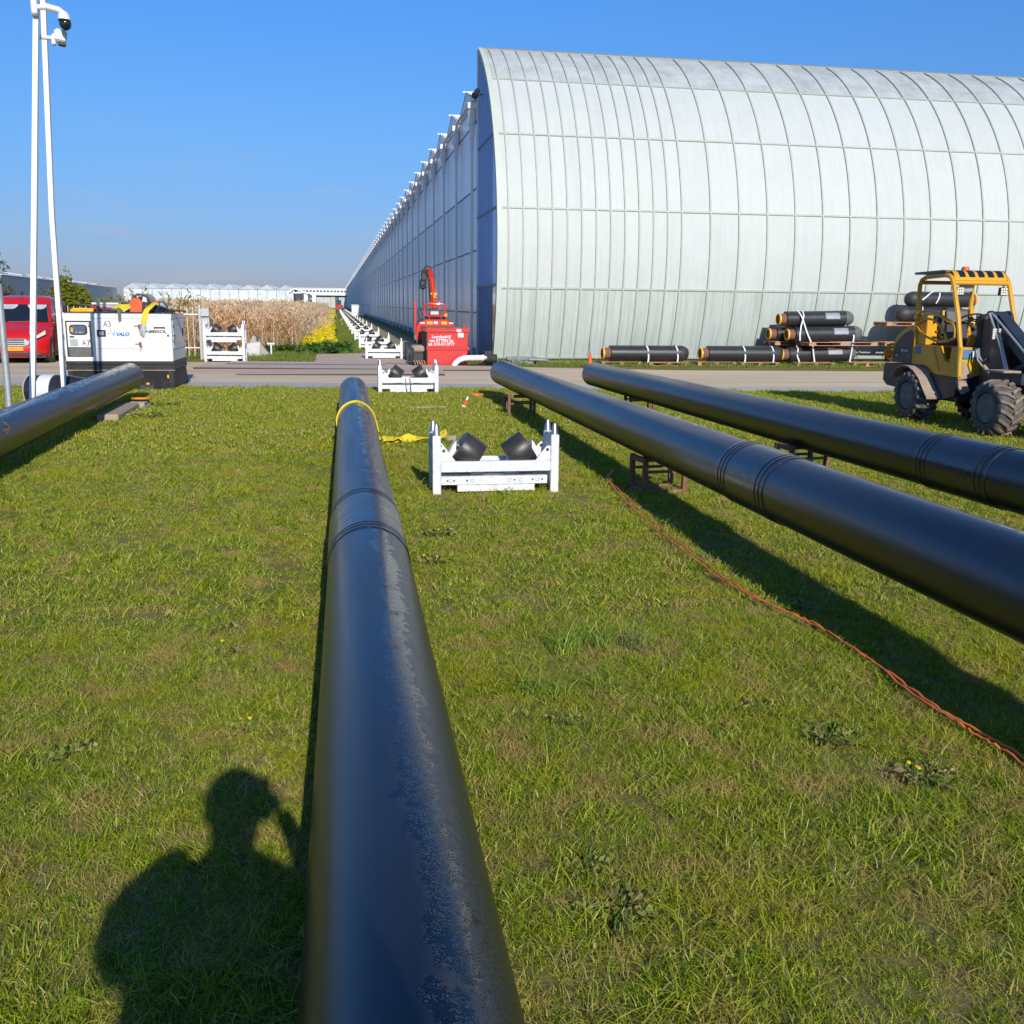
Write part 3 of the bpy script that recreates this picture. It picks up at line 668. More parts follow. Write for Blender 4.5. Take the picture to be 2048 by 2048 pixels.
# cord on the second stand, iron bar, marker
cu_ = MB(); cu_.path([(1.20, 19.62, .30), (1.2, 19.55, .31), (1.21, 19.52, .2), (1.22, 19.5, .05), (1.24, 19.3, .015), (1.30, 18.6, .012), (1.33, 18.2, .012), (1.26, 17.6, .012)], .008, 6)
cu_.path([(1.12, 19.55, .30), (1.13, 19.52, .1), (1.15, 19.48, .012)], .006, 6)
tag(cu_.build('cord', 'dark_steel'), 'thin dark cord hanging from the road edge roller stand onto the grass', 'cord')
cu_ = MB(); cu_.path([(.95, 16.6, .02), (1.2, 16.55, .03), (1.6, 16.7, .02)], .018, 6); cu_.path([(.95, 16.6, .02), (1.02, 16.75, .025), (1.1, 16.62, .02)], .014, 6)
tag(cu_.build('iron_bar', 'mud_tan'), 'short muddy iron bar lying on the grass behind the front stand', 'bar')
t = thing('marker_post', (1.93, 16.6, 0), 'small leaning red marker with a white top on the grass', 'marker'); t.scale = (.72, .72, .72)
MB().tube((-.05, 0, 0), (.05, .03, .20), .045, .03, 10).build('marker_body', 'orange_red', t); MB().tube((.05, .03, .20), (.085, .04, .27), .032, .02, 10).build('marker_top', 'white_plain', t)
b = MB(); b.lathe([(.05, .046), (.05, .05), (.075, .047), (.075, .042)], (-.05, 0, 0), (.1, .03, .2), 10, True); b.build('stripe', 'white_plain', t)

# ------------------------------------------------------------------ yellow sling round the pipe
t = thing('yellow_sling', (.095, 12.0, 0), 'yellow lifting sling looped round the centre pipe and trailing over the grass', 'sling')
pts = []
for i in range(0, 25):
    a = -118+i*(236/24); s = (a+118)/236
    pts.append((.231*math.sin(R(a)), .30-.05*abs(math.sin(R(a)))-.42*(a/118 if a > 0 else -a/118*.5)**1.3, .305+.231*math.cos(R(a))))
pts[0] = (-.22, -.05, .16)
tail = [(.31, -.25, .10), (.345, .45-.75, .03)]
MB().path(pts[:-4]+[(.26, -.12, .22), (.29, .10, .14), (.31, .30, .08), (.33, .41, .05)], (.008, .016), 6).build('loop', 'yellow_sling', t)
rr = random.Random(5); b = MB()
def ribbon(b, cx, w, th):
    for i in range(len(cx)-1):
        p, q = Vector(cx[i][:3]), Vector(cx[i+1][:3]); n0, n1 = cx[i][3], cx[i+1][3]
        a0 = Vector((-.2*math.sin(n0), math.cos(n0), math.sin(n0)*.8)).normalized()*w; a1 = Vector((-.2*math.sin(n1), math.cos(n1), math.sin(n1)*.8)).normalized()*w
        up = Vector((0, 0, th)); b._add([p-a0, p+a0, q+a1, q-a1, p-a0+up, p+a0+up, q+a1+up, q-a1+up], [[0, 3, 2, 1], [4, 5, 6, 7], [0, 4, 7, 3], [1, 2, 6, 5], [0, 1, 5, 4], [3, 7, 6, 2]])
cx = [(.28, .40, .05, .6), (.36, .42, .06, .4), (.45, .38, .055, .2), (.52, .42, .06, -.2), (.58, .40, .05, .8), (.66, .44, .06, 1.2), (.74, .42, .055, .3), (.82, .46, .06, .0), (.90, .43, .05, -.4), (.98, .45, .06, .5), (1.06, .5, .05, .2)]
ribbon(b, [(x, y, z, n) for x, y, z, n in cx], .055, .012); ribbon(b, [(x+.03, y+.07, z-.02, n+.5) for x, y, z, n in cx[:7]], .045, .012)
b.path([(1.0, .47, .05), (1.1, .40, .1), (1.12, .5, .14), (1.05, .56, .09), (1.0, .5, .05)], (.035, .01), 6)
b.build('trailing_webbing', 'yellow_sling', t)
b = MB(); b.bb(1.12, 1.24, .42, .47, .03, .09); b.build('label_tag', 'mud_tan', t)

# ------------------------------------------------------------------ orange cable beside the middle pipe
t = thing('orange_cable', (2.4, 5, 0), 'double orange cable snaking over the grass beside the middle pipe', 'cable')
A = [(2.70, 9.9), (2.51, 9.36), (2.46, 8.85), (2.39, 8.0), (2.33, 6.93), (2.31, 6.09), (2.32, 5.47), (2.39, 5.04), (2.44, 4.8), (2.46, 4.5), (2.47, 4.19), (2.45, 3.83), (2.45, 3.52), (2.47, 3.33), (2.49, 3.12), (2.52, 2.6), (2.5, 1.8), (2.6, .8)]
def smooth(p, n=5):
    out = []
    for i in range(len(p)-1):
        a, b_, c, d = (Vector((*p[max(i-1, 0)], 0)), Vector((*p[i], 0)), Vector((*p[i+1], 0)), Vector((*p[min(i+2, len(p)-1)], 0)))
        for k in range(n):
            u = k/n; out.append(.5*((2*b_)+(c-a)*u+(2*a-5*b_+4*c-d)*u*u+(3*b_-a-3*c+d)*u**3))
    out.append(Vector((*p[-1], 0))); return out
rr = random.Random(11)
def cable(P, dx, z):
    w = 0; o = []
    for q in smooth(P, 7):
        w = w*.85+rr.uniform(-.005, .005); o.append((q.x-2.4+dx+w, q.y-5, z+rr.uniform(-.006, .008)))
    return o
MB().path(cable(A, 0, .046), .0054, 7).build('cable_strand', 'cable_orange', t)
MB().path(cable([(x-.034-.022*math.sin(y*1.1), y) for x, y in A], 0, .044), .0054, 7).build('cable_strand', 'cable_orange', t)
tr = MB(); tr.path([(2.35, 18.75, .03), (2.5, 18.8, .05), (2.6, 18.7, .04), (2.75, 18.6, .05), (2.95, 18.4, .03)], .016, 6); tr.path([(2.36, 18.6, .03), (2.3, 18.72, .06), (2.42, 18.82, .05), (2.5, 18.68, .04), (2.36, 18.6, .03)], .016, 6)
tag(tr.build('orange_cable_coil', 'cable_orange'), 'small orange cable coil at the road edge behind the middle pipe', 'cable')
# ------------------------------------------------------------------ generator
G = thing('generator', (-4.33, 20.45, 0), 'large white generator cabinet on a black tank skid at the road edge', 'generator', rz=0)
# local: x -0.99..0.99, y 0..1.35 (front at 0), z
W2, GD = .99, 1.55
MB().bb(-W2, W2, 0, GD, .56, 1.375, .012).build('canopy', 'white_paint', G)
MB().prx([(-.002, 1.381), (-.002, 1.455), (.02, 1.47), (GD-.02, 1.47), (GD+.002, 1.455), (GD+.002, 1.381)], -W2-.003, W2+.003).build('roof_panel', 'white_paint', G)
MB().bb(-W2+.01, W2-.01, .01, GD-.01, 1.374, 1.382).build('seam', 'print_grey', G)
MB().bb(-W2+.02, W2-.02, .03, GD-.03, 1.469, 1.482).build('roof_mat', 'dark_steel', G)
# control panel
pf = MB().bb(-.955, -.485, -.006, .02, .645, 1.33, .004).build('panel_frame', 'black_rubber', G)
pd = MB().bb(-.925, -.52, -.016, .0, .83, 1.30, .004).build('panel_door', 'white_paint', G)
MB().bb(-.91, -.52, -.012, .0, .66, .82).build('vent_panel', 'cap_grey', G)
b = MB(); b.pry([(-.72+x, 1.16+z) for x, z in [(.165*math.copysign(abs(math.cos(t))**.45, math.cos(t)), .10*math.copysign(abs(math.sin(t))**.45, math.sin(t))) for t in [2*math.pi*i/28 for i in range(28)]]], -.022, -.01); wf = b.build('window_frame', 'black_rubber', pd)
MB().bb(-.845, -.60, -.0245, -.02, 1.085, 1.235).build('window', 'win_dark', pd)
MB().bb(-.855, -.815, -.027, -.02, 1.12, 1.20).build('warning_label', 'yellow_cap', pd)
b = MB()
for x in (-.76, -.71, -.69, -.66): b.bb(x, x+.012, -.0265, -.024, 1.105, 1.12)
b.build('indicator', 'white_plain', pd); MB().bb(-.885, -.80, -.03, -.014, 1.015, 1.04).build('latch', 'black_plastic', pd)
MB().bb(-.895, -.74, -.0185, -.015, .85, .985).build('info_plate', 'print_grey', pd).data.materials[0] = M['galv_post']
text('A3', (-.60, -.0195, .905), .15, 'print_black', pd, sx=.8)
for z in (1.21, .93): MB().bb(-.535, -.50, -.024, -.004, z, z+.05).build('hinge', 'rust', pd)
# doors, seams
b = MB(); b.bb(-.40, -.396, -.0035, .01, .56, 1.372); b.bb(.392, .396, -.0035, .01, .56, 1.372); b.bb(-.40, .39, -.0035, .01, .798, .802); b.build('door_seam', 'print_grey', G)
d1 = MB().bb(-.392, .388, -.007, .005, .806, 1.368, .003).build('door', 'white_paint', G); d2 = MB().bb(.40, .975, -.007, .005, .565, 1.368, .003).build('door', 'white_paint', G)
MB().bb(-.47, -.405, -.005, .005, .565, 1.368).build('door_post', 'white_paint', G)
hp = MB().bb(-.39, -.225, -.016, -.004, 1.03, 1.16, .02).build('door_handle', 'black_plastic', d1); MB().bb(-.35, -.26, -.02, -.01, 1.06, 1.13).build('paddle', 'steel', d1)
MB().lathe([(0, .011), (.01, .011)], (-.17, -.008, 1.09), (0, -1, 0), 12).build('lock', 'dark_steel', d1)
MB().lathe([(0, .022), (.012, .020)], (.92, -.008, 1.06), (0, -1, 0), 14).build('lock', 'dark_steel', d2)
text('A3', (-.19, -.0085, 1.265), .16, 'print_black', d1, sx=.8)
text('V', (-.075, -.0085, 1.09), .17, 'print_lightblue', d1, shear=-.25, bold=.004); text('VALO', (.075, -.009, 1.075), .095, 'print_blue', d1, shear=.3, bold=.005)
b = MB(); b.bb(-.05, .19, -.0085, -.006, .998, 1.002); b.bb(-.03, .17, -.0085, -.006, .972, .978); b.build('address_line', 'print_lightblue', d1)
for z in (1.20, .86):
    h = MB(); h.bb(.30, .40, -.016, -.004, z+.025, z+.045); h.bb(.372, .42, -.018, -.004, z-.01, z+.07); h.build('hinge', 'rust', d2)
    s = MB(); rr = random.Random(int(z*100))
    for k in range(7):
        x = .375+rr.uniform(0, .05); l = rr.uniform(.04, .16); w = rr.uniform(.006, .014)
        s.prism([(x, -.0078, z), (x+w, -.0078, z), (x+w*.7+.012, -.0078, z-l), (x+w*.3+.012, -.0078, z-l)], (0, .002, 0))
    s.build('rust_stain', 'rust_stain', G)
text('INMESOL', (.69, -.0085, 1.13), .082, 'print_black', d2, sx=1.25, bold=.003)
MB().bb(.66, .87, -.0085, -.006, 1.185, 1.225).build('logo_bar', 'print_black', d2); MB().bb(.69, .85, -.0095, -.006, 1.192, 1.202).build('logo_line', 'print_grey', d2)
MB().bb(.46, .53, -.0085, -.006, 1.18, 1.23).build('logo_square', 'print_green', d2)
text('KRN331', (.73, -.0035, 1.425), .06, 'print_grey', G, sx=1.1)
# right end face
b = MB(); X = W2+.0035
MB().bb(W2-.002, W2+.006, .14, GD-.12, .80, 1.34, .003).build('side_door', 'white_paint', G)
for z in (1.2, .92): MB().bb(W2+.004, W2+.016, .13, .19, z, z+.06).build('hinge', 'dark_steel', G)
MB().bb(W2+.004, W2+.016, GD-.34, GD-.22, 1.02, 1.17, .015).build('side_handle', 'black_plastic', G)
MB().bb(W2+.004, W2+.02, .13, .30, 1.04, 1.065).build('lever', 'dark_steel', G)
MB().bb(W2-.001, W2+.003, .05, GD-.05, .785, .79).build('seam', 'print_grey', G)
# black skid + tank
sk = MB(); sk.bb(-W2-.005, W2+.02, -.01, GD+.02, .50, .558, .006); sk.bb(-W2, W2+.01, .01, GD, .455, .50); sk.bb(-W2-.005, W2+.02, -.012, GD+.02, .40, .455, .006); sk.build('skid_frame', 'skid_black', G)
MB().bb(-W2-.01, W2+.022, -.014, .0, .385, .40).build('rusty_edge', 'mud_tan', G)
tk = MB(); tk.pry([(-W2+.03, .385), (W2, .385), (W2, .06), (W2-.10, .0), (-W2+.12, .0), (-W2+.03, .1)], .0, GD); tk.build('fuel_tank', 'tank_black', G)
b = MB()
for x in (W2-.06, -W2+.06): b.prism([(x-.04, -.012, .385), (x+.05, -.012, .385), (x+.05, -.012, .03), (x-.02, -.012, .0)], (0, .05, 0)); b.prism([(x-.04, GD, .385), (x+.05, GD, .385), (x+.06, GD+.2, .03), (x-.02, GD+.2, .0)], (0, .03, 0))
b.build('skid_foot', 'skid_black', G)
b = MB(); b.bb(.34, .60, -.006, .02, .03, .10); b.build('fork_pocket', 'black_rubber', G)
b = MB(); b.bb(.86, .92, -.012, 0, .24, .30); b.bb(.46, .52, -.012, 0, .115, .15); b.build('yellow_mark', 'yellow_cap', G)
MB().bb(-W2+.031, -W2+.07, -.005, .0, .28, .38).build('paint_patch', 'mud_tan', G)

# ------------------------------------------------------------------ tools lying on the generator roof (top z = 1.482)
ZT = 1.483
t = thing('yellow_hose', (-5.0, 20.85, ZT), 'folded yellow hose lying on the left of the generator roof', 'hose')
MB().path([(-.26, 0, .03), (-.24, .03, .05), (-.05, .03, .06), (.2, .02, .045), (.32, .0, .035), (.2, -.04, .03), (-.05, -.05, .03), (-.24, -.04, .03)], .03, 8, closed=True).build('hose', 'yellow_cap', t)
t = thing('crowbar', (-4.95, 21.2, ZT), 'grey flat bar lying tilted over the tool case on the generator', 'bar')
MB().path([(-.28, 0, .155), (.0, .02, .12), (.35, .03, .07)], (.012, .03), 6).build('bar', 'steel', t)
MB().bb(.25, .33, -.02, .06, 0, .07).build('foot', 'dark_steel', t)
t = thing('tool_case', (-4.7, 21.3, ZT), 'red and white open tool case behind the yellow hose on the generator', 'tool case')
MB().bb(-.25, .26, -.14, .14, 0, .10, .01).build('case', 'red_paint', t); MB().bb(-.25, .26, -.13, .13, .15, .19, .008).build('lid', 'white_plain', t)
b = MB(); b.bb(-.25, -.23, -.13, .13, .09, .16); b.bb(.23, .26, -.13, .13, .09, .16); b.build('bracket', 'red_paint', t); b = MB(); b.bb(-.1, .08, -.12, .1, .10, .145); b.build('silver_box', 'galv_post', t); b = MB(); b.bb(.08, .2, -.13, .08, .10, .14); b.build('blue_rag', 'print_lightblue', t)
t = thing('hand_tools', (-4.5, 20.66, ZT), 'pile of dark hand tools between the yellow hose and the yellow funnel', 'tools')
rr = random.Random(4); b = MB()
for k in range(9):
    x, y = rr.uniform(-.22, .2), rr.uniform(-.1, .12); a = rr.uniform(-.5, .5)
    b.path([(x-.11*math.cos(a), y-.1*math.sin(a), .02+rr.uniform(0, .05)), (x+.11*math.cos(a), y+.1*math.sin(a), .02+rr.uniform(0, .05))], rr.uniform(.009, .018), 6)
b.build('spanner', 'dark_steel', t); b = MB(); b.bb(-.04, .12, -.06, .04, 0, .08, .01); b.build('grip_box', 'black_plastic', t); b = MB(); b.lathe([(-.02, .05), (.02, .05), (.02, .03), (-.02, .03)], (.17, -.02, .05), (0, 1, .2), 14, True); b.build('ring', 'steel', t)
t = thing('yellow_funnel', (-4.28, 20.72, ZT), 'yellow webbing end with a grey strap hanging over the generator front edge', 'strap')
b = MB(); b.prism([(-.22, .05, .10), (-.06, .0, .155), (.06, .0, .155), (.24, .1, .16), (.06, -.16, .02), (-.05, -.16, .02)], (0, .03, .008)); b.build('webbing', 'yellow_sling', t)
b = MB(); ribbon(b, [(.0, -.18, .05, 0), (.0, -.25, .04, 0), (.0, -.285, .01, 0)], .0, .01) if False else None
b = MB(); b.bb(-.035, .03, -.285, -.15, .01, .045); b.prism([(-.035, -.288, .045), (.03, -.288, .045), (.028, -.283, -.16), (-.0, -.283, -.165), (-.02, -.283, -.19), (-.03, -.283, -.16)], (0, .008, 0)); b.build('grey_strap', 'cap_grey', t)
t = thing('cutoff_saw', (-3.95, 20.8, ZT), 'orange and grey petrol saw standing on the generator roof', 'saw')
b = MB(); b.pry([(-.19, .02), (.03, .02), (.045, .2), (.0, .26), (-.10, .29), (-.17, .25), (-.19, .17)], -.08, .12); b.build('engine_cover', 'orange_red', t)
b = MB(); b.pry([(.03, .0), (.20, .0), (.22, .13), (.15, .20), (.06, .22), (.03, .2)], -.06, .12); b.pry([(-.19, -.003), (.2, -.003), (.2, .02), (-.19, .02)], -.09, .14); b.build('motor_body', 'black_plastic', t)
b = MB(); b.path([(-.16, .0, .25), (-.12, .0, .32), (-.03, .0, .355), (.07, .0, .345), (.14, .0, .29), (.18, .0, .2)], (.02, .02), 8); b.build('handle', 'dark_steel', t)
b = MB(); b.pry([(.04, .21), (.13, .2), (.12, .29), (.06, .31)], -.05, .05); b.build('filter_cover', 'strap_white', t); b = MB(); b.lathe([(0, .02), (.02, .018)], (.12, -.06, .12), (0, -1, 0), 12); b.build('starter_knob', 'orange_red', t)
b = MB(); b.lathe([(0, .10), (.015, .17), (.03, .17), (.04, .1)], (.1, .14, .2), (0, 1, 0), 28); b.build('blade_guard', 'dark_steel', t)
t = thing('hanging_sling', (-3.78, 20.62, ZT), 'bright yellow lifting sling hanging down over the generator front with a grey end', 'sling')
b = MB()
P_ = [(.10, .25, .20), (.08, .12, .17), (.05, -.02, .12), (.0, -.14, .06), (-.03, -.195, -.02), (-.055, -.20, -.14), (-.075, -.198, -.22)]
b.path(P_, (.055, .010), 8, flat=(1, 0, 0)); b.build('webbing', 'yellow_sling', t)
b = MB(); b.path([(-.075, -.20, -.20), (-.09, -.20, -.30), (-.10, -.20, -.40), (-.085, -.20, -.45)], [(.05, .012), (.052, .014), (.045, .014), (.02, .01)], 8, flat=(1, 0, 0)); b.build('wear_sleeve', 'galv_post', t)
b = MB(); b.path([(.10, .26, .20), (.1, .3, .23), (.13, .34, .2)], (.045, .014), 8, flat=(1, 0, 0)); b.build('red_end', 'orange_red', t)
t = thing('black_jacket', (-3.5, 20.85, ZT), 'black tangle of tubing and cloth on the right end of the generator roof', 'tubing')
b = MB(); rr = random.Random(9)
for k in range(7):
    x = -.22+k*.07; b.path([(x, -.15+rr.uniform(0, .1), .02), (x+.05, 0, .10-.012*k+rr.uniform(0, .03)), (x+.16, .1, .03)], .022, 6)
b.path([(-.2, 0, .14), (-.08, -.02, .13), (.1, -.05, .06), (.3, -.1, .02)], .02, 6); b.build('tubing', 'black_rubber', t)
MB().bb(.2, .34, -.1, -.04, 0, .03).build('yellow_bit', 'yellow_cap', t)
t = thing('face_visor', (-3.66, 21.15, ZT), 'clear work visor standing behind the sling on the generator', 'visor')
b = MB(); b.path([(-.02, 0, .06), (.0, 0, .21), (.06, 0, .22), (.13, 0, .14), (.17, 0, .04)], (.012, .02), 6); b.build('visor_frame', 'dark_steel', t); b = MB(); b.pry([(-.01, .04), (.01, .20), (.06, .21), (.12, .14), (.15, .04)], .0, .01); b.build('visor_glass', 'print_lightblue', t)

# ------------------------------------------------------------------ van and car (front towards the viewer)
def body_loft(prof, half, xs=(-1, -.96, -.8, -.4, 0, .4, .8, .96, 1), drop=None):
    """prof: list of (y,z) up the front, over the roof, to the back; half(y,z): half width"""
    b = MB(); rows = []
    for (y, z) in prof:
        w = half(y, z); row = []
        for f in xs:
            e = max(0, abs(f)-.4)/.6; dy, dz = drop(y, z, e) if drop else (0, 0)
            row.append((f*w, y+dy, z+dz))
        rows.append(row)
    n = len(xs); P = [p for r_ in rows for p in r_]; Fs = []
    for i in range(len(rows)-1):
        for j in range(n-1): Fs.append([i*n+j, i*n+j+1, (i+1)*n+j+1, (i+1)*n+j])
    Fs.append([i*n for i in range(len(rows))]); Fs.append([i*n+n-1 for i in range(len(rows)-1, -1, -1)])
    Fs.append([0]+[(len(rows)-1)*n]+[(len(rows)-1)*n+n-1]+[n-1]) if False else None
    return b._add(P, Fs)
def wheel(t, x, y, r, w, sx, matt='tyre', rimm='chrome', spokes=5):
    wh = MB().lathe([(-w/2, r*.68), (-w/2, r*.93), (-w/2+.03, r), (w/2-.03, r), (w/2, r*.93), (w/2, r*.68), (w/2-.05, r*.66), (-w/2+.05, r*.66)], (x, y, r), (1, 0, 0), 36, True).build('wheel', 'black_rubber', t)
    b = MB(); xo = x+sx*(w/2-.04)
    b.lathe([(0, r*.68), (.02, r*.66), (.02, r*.58), (.0, r*.58)], (xo, y, r), (sx, 0, 0), 30, True); b.lathe([(0, r*.16), (.03, r*.14)], (xo, y, r), (sx, 0, 0), 14)
    for k in range(spokes):
        a = 2*math.pi*k/spokes; c, s = math.cos(a), math.sin(a); b.path([(xo+sx*.012, y+c*r*.1, r+s*r*.1), (xo+sx*.012, y+c*r*.62, r+s*r*.62)], (.02, .045*r/.3), 6, flat=(sx, 0, 0))
    b.build('rim', rimm, wh); MB().lathe([(0, r*.6), (.005, r*.6)], (x+sx*(w/2-.09), y, r), (sx, 0, 0), 24).build('brake_disc', 'black_rubber', wh)
    return wh
V = thing('van', (-8.93, 29.2, 0), 'bright red van with yellow number plate parked facing the viewer at the left edge', 'van', rz=.10)
prof = [(.10, .17), (.02, .22), (-.01, .36), (.0, .50), (.03, .62), (.10, .74), (.22, .84), (.5, .945), (.85, 1.04), (1.0, 1.09), (1.28, 1.34), (1.58, 1.58), (1.66, 1.66), (1.9, 1.78), (2.3, 1.835), (3.2, 1.84), (4.1, 1.80), (4.32, 1.7), (4.42, 1.2), (4.45, .5), (4.4, .2)]
def vhalf(y, z): return .875 if z < .95 else .875-.155*min(1, (z-.95)/.8)
def vdrop(y, z, e): return (.34*e*e if y < .9 else (.22*e*e if y < 1.7 else 0), (-.03*e*e if .3 < y < 1.1 else -.09*e**3 if z > 1.6 else 0))
body_loft(prof, vhalf, (-1, -.985, -.93, -.8, -.6, -.3, 0, .3, .6, .8, .93, .985, 1), vdrop).build('body', 'red_van', V, ang=50)
def on_screen(u, f):  # point on the windscreen: u across -1..1, f up 0..1
    y0, z0, y1, z1 = 1.0, 1.09, 1.60, 1.595; y = y0+(y1-y0)*f; z = z0+(z1-z0)*f; w = vhalf(y, z); x = u*w; e = max(0, abs(u)-.4)/.6
    return Vector((x, y+.22*e*e-.012, z+.010))
b = MB()
us = [-.90+1.8*i/12 for i in range(13)]
for i in range(12):
    for k in range(4): b.quad(on_screen(us[i], .03+.235*k), on_screen(us[i+1], .03+.235*k), on_screen(us[i+1], .03+.235*(k+1)), on_screen(us[i], .03+.235*(k+1)))
ws = b.build('windscreen', 'glass_dark', V)
b = MB()
for u0, u1 in ((-.80, -.10), (.24, .86)):
    for q in range(8):
        sa, sb = q/8, (q+1)/8; lo_ = lambda s_: .70+.16*max(0, abs(s_-.5)*2-.68)/.32; o_ = Vector((0, -.010, .005))
        b.quad(on_screen(u0+(u1-u0)*sa, lo_(sa))+o_, on_screen(u0+(u1-u0)*sb, lo_(sb))+o_, on_screen(u0+(u1-u0)*sb, .95)+o_, on_screen(u0+(u1-u0)*sa, .95)+o_)
b.build('sun_visor', 'far_glass', ws)
b = MB()
for s in (-1, 1): b.path([on_screen(s*.90, .05)+Vector((0, -.004, 0)), on_screen(s*.88, .5)+Vector((0, -.004, 0)), on_screen(s*.86, .9)+Vector((0, -.004, 0))], .012, 6)
b.path([on_screen(-.3, .02)+Vector((0, -.01, .0)), on_screen(.35, .05)+Vector((0, -.01, .0))], .008, 6); b.build('wiper', 'cap_grey', ws)
gr = MB(); gr.pry([(-.40, .52), (-.43, .60), (-.30, .685), (.30, .685), (.43, .60), (.40, .52), (.30, .485), (-.30, .485)], -.03, .08); grl = gr.build('grille', 'galv_post', V)
b = MB()
for z in (.515, .565, .615, .655): b.bb(-.30, .30, -.036, -.02, z, z+.026)
b.build('grille_slot', 'black_plastic', grl)
for s in (-1, 1):
    b = MB(); b._add([(s*.44, .05, .70), (s*.60, .10, .74), (s*.80, .30, .885), (s*.78, .26, .80), (s*.62, .09, .695), (s*.44, .04, .685)], [[0, 1, 2, 3, 4, 5]]); b.prism([(s*.44, .015, .705), (s*.60, .06, .76), (s*.80, .26, .90), (s*.80, .26, .79), (s*.62, .05, .69), (s*.45, .01, .685)], (0, .1, 0)); b.build('headlight', 'lens', V)
pl_ = MB().bb(-.26, .26, -.045, -.02, .36, .46).build('number_plate', 'yellow_cap', V); text('V-84-K', (0, -.0465, .41), .085, 'print_black', pl_)
b = MB(); b.pry([(-.52, .235), (-.46, .31), (.46, .31), (.52, .235)], -.02, .1); b.build('lower_grille', 'black_plastic', V)
b = MB(); b.pry([(.46, .31), (.56, .24), (.70, .24), (.5, .33)], .02, .12); b.pry([(-.46, .31), (-.56, .24), (-.70, .24), (-.5, .33)], .02, .12); b.build('fog_surround', 'dark_steel', V)
for s in (-1, 1):
    m = MB(); m.box((s*1.0, 1.28, 1.13), (.20, .10, .15), None, .04); m.path([(s*.84, 1.3, 1.08), (s*.95, 1.3, 1.1)], .03, 6); m.build('mirror', 'black_plastic', V)
    b = MB(); X0 = s*.003
    f = lambda y, z: (s*(vhalf(y, z)+.004), y, z)
    b.poly([f(1.18, 1.10), f(1.62, 1.52), f(1.9, 1.58), f(2.05, 1.56), f(2.0, 1.08)]); b.build('side_window', 'glass_dark', V)
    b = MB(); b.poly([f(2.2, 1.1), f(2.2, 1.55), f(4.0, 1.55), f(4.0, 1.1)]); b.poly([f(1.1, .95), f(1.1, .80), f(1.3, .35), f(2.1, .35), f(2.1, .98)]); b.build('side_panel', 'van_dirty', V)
    b = MB(); b.poly([f(1.2, .2), f(1.2, .33), f(3.3, .33), f(3.3, .2)]); b.poly([f(.62+.40*math.cos(R(a)), .33+.40*math.sin(R(a))) for a in range(-20, 201, 20)]); b.poly([f(3.6+.40*math.cos(R(a)), .33+.40*math.sin(R(a))) for a in range(-20, 201, 20)]); b.build('wheel_arch', 'black_plastic', V)
    wheel(V, s*.80, .64, .33, .20, s); wheel(V, s*.80, 3.6, .33, .20, s)
b = MB(); b.tube((.0, 1.75, 1.73), (-.02, 1.9, 1.98), .006, n=5); b.lathe([(0, .03), (.05, .008)], (.22, 2.2, 1.84), (0, .3, 1), 8); b.build('roof_aerial', 'black_plastic', V)
MB().bb(-.80, .80, .1, 4.35, .16, .24).build('underbody', 'black_plastic', V)
# car, only its roof shows above the generator
K = thing('car', (-5.35, 26.0, 0), 'dark blue car behind the generator of which only the roof shows', 'car', rz=.06)
prof = [(.08, .2), (.0, .35), (.02, .6), (.12, .74), (.6, .88), (1.05, .98), (1.35, 1.2), (1.7, 1.47), (1.95, 1.56), (2.5, 1.60), (3.2, 1.57), (3.8, 1.4), (4.1, 1.05), (4.2, .6), (4.1, .2)]
def khalf(y, z): return .87 if z < .9 else .87-.26*min(1, (z-.9)/.65)
body_loft(prof, khalf, (-1, -.97, -.85, -.5, 0, .5, .85, .97, 1), lambda y, z, e: (.3*e*e if y < 1.0 else (.15*e*e if y < 1.8 else 0), -.05*e**3 if z > 1.2 else 0)).build('body', 'car_blue', K, ang=50)
b = MB()
for i in range(8):
    f = lambda u, q: ((u*khalf(1.08+.62*q, 1.0+.47*q)), 1.08+.62*q+.15*(max(0, abs(u)-.4)/.6)**2-.012, 1.0+.47*q+.012)
    u0, u1 = -.88+1.76*i/8, -.88+1.76*(i+1)/8; b.quad(f(u0, .05), f(u1, .05), f(u1, .95), f(u0, .95))
b.build('windscreen', 'glass_dark', K)
for s in (-1, 1):
    b = MB(); f = lambda y, z: (s*(khalf(y, z)+.004), y, z); b.poly([f(1.5, 1.05), f(1.9, 1.42), f(3.3, 1.45), f(3.7, 1.1)]); b.build('side_window', 'glass_dark', K)
    wheel(K, s*.78, .75, .31, .2, s); wheel(K, s*.78, 3.4, .31, .2, s)
    b = MB(); b.path([(s*.62, 1.95, 1.575), (s*.62, 2.2, 1.63), (s*.62, 3.1, 1.625), (s*.62, 3.3, 1.56)], .016, 6); b.build('roof_rail', 'chrome', K)

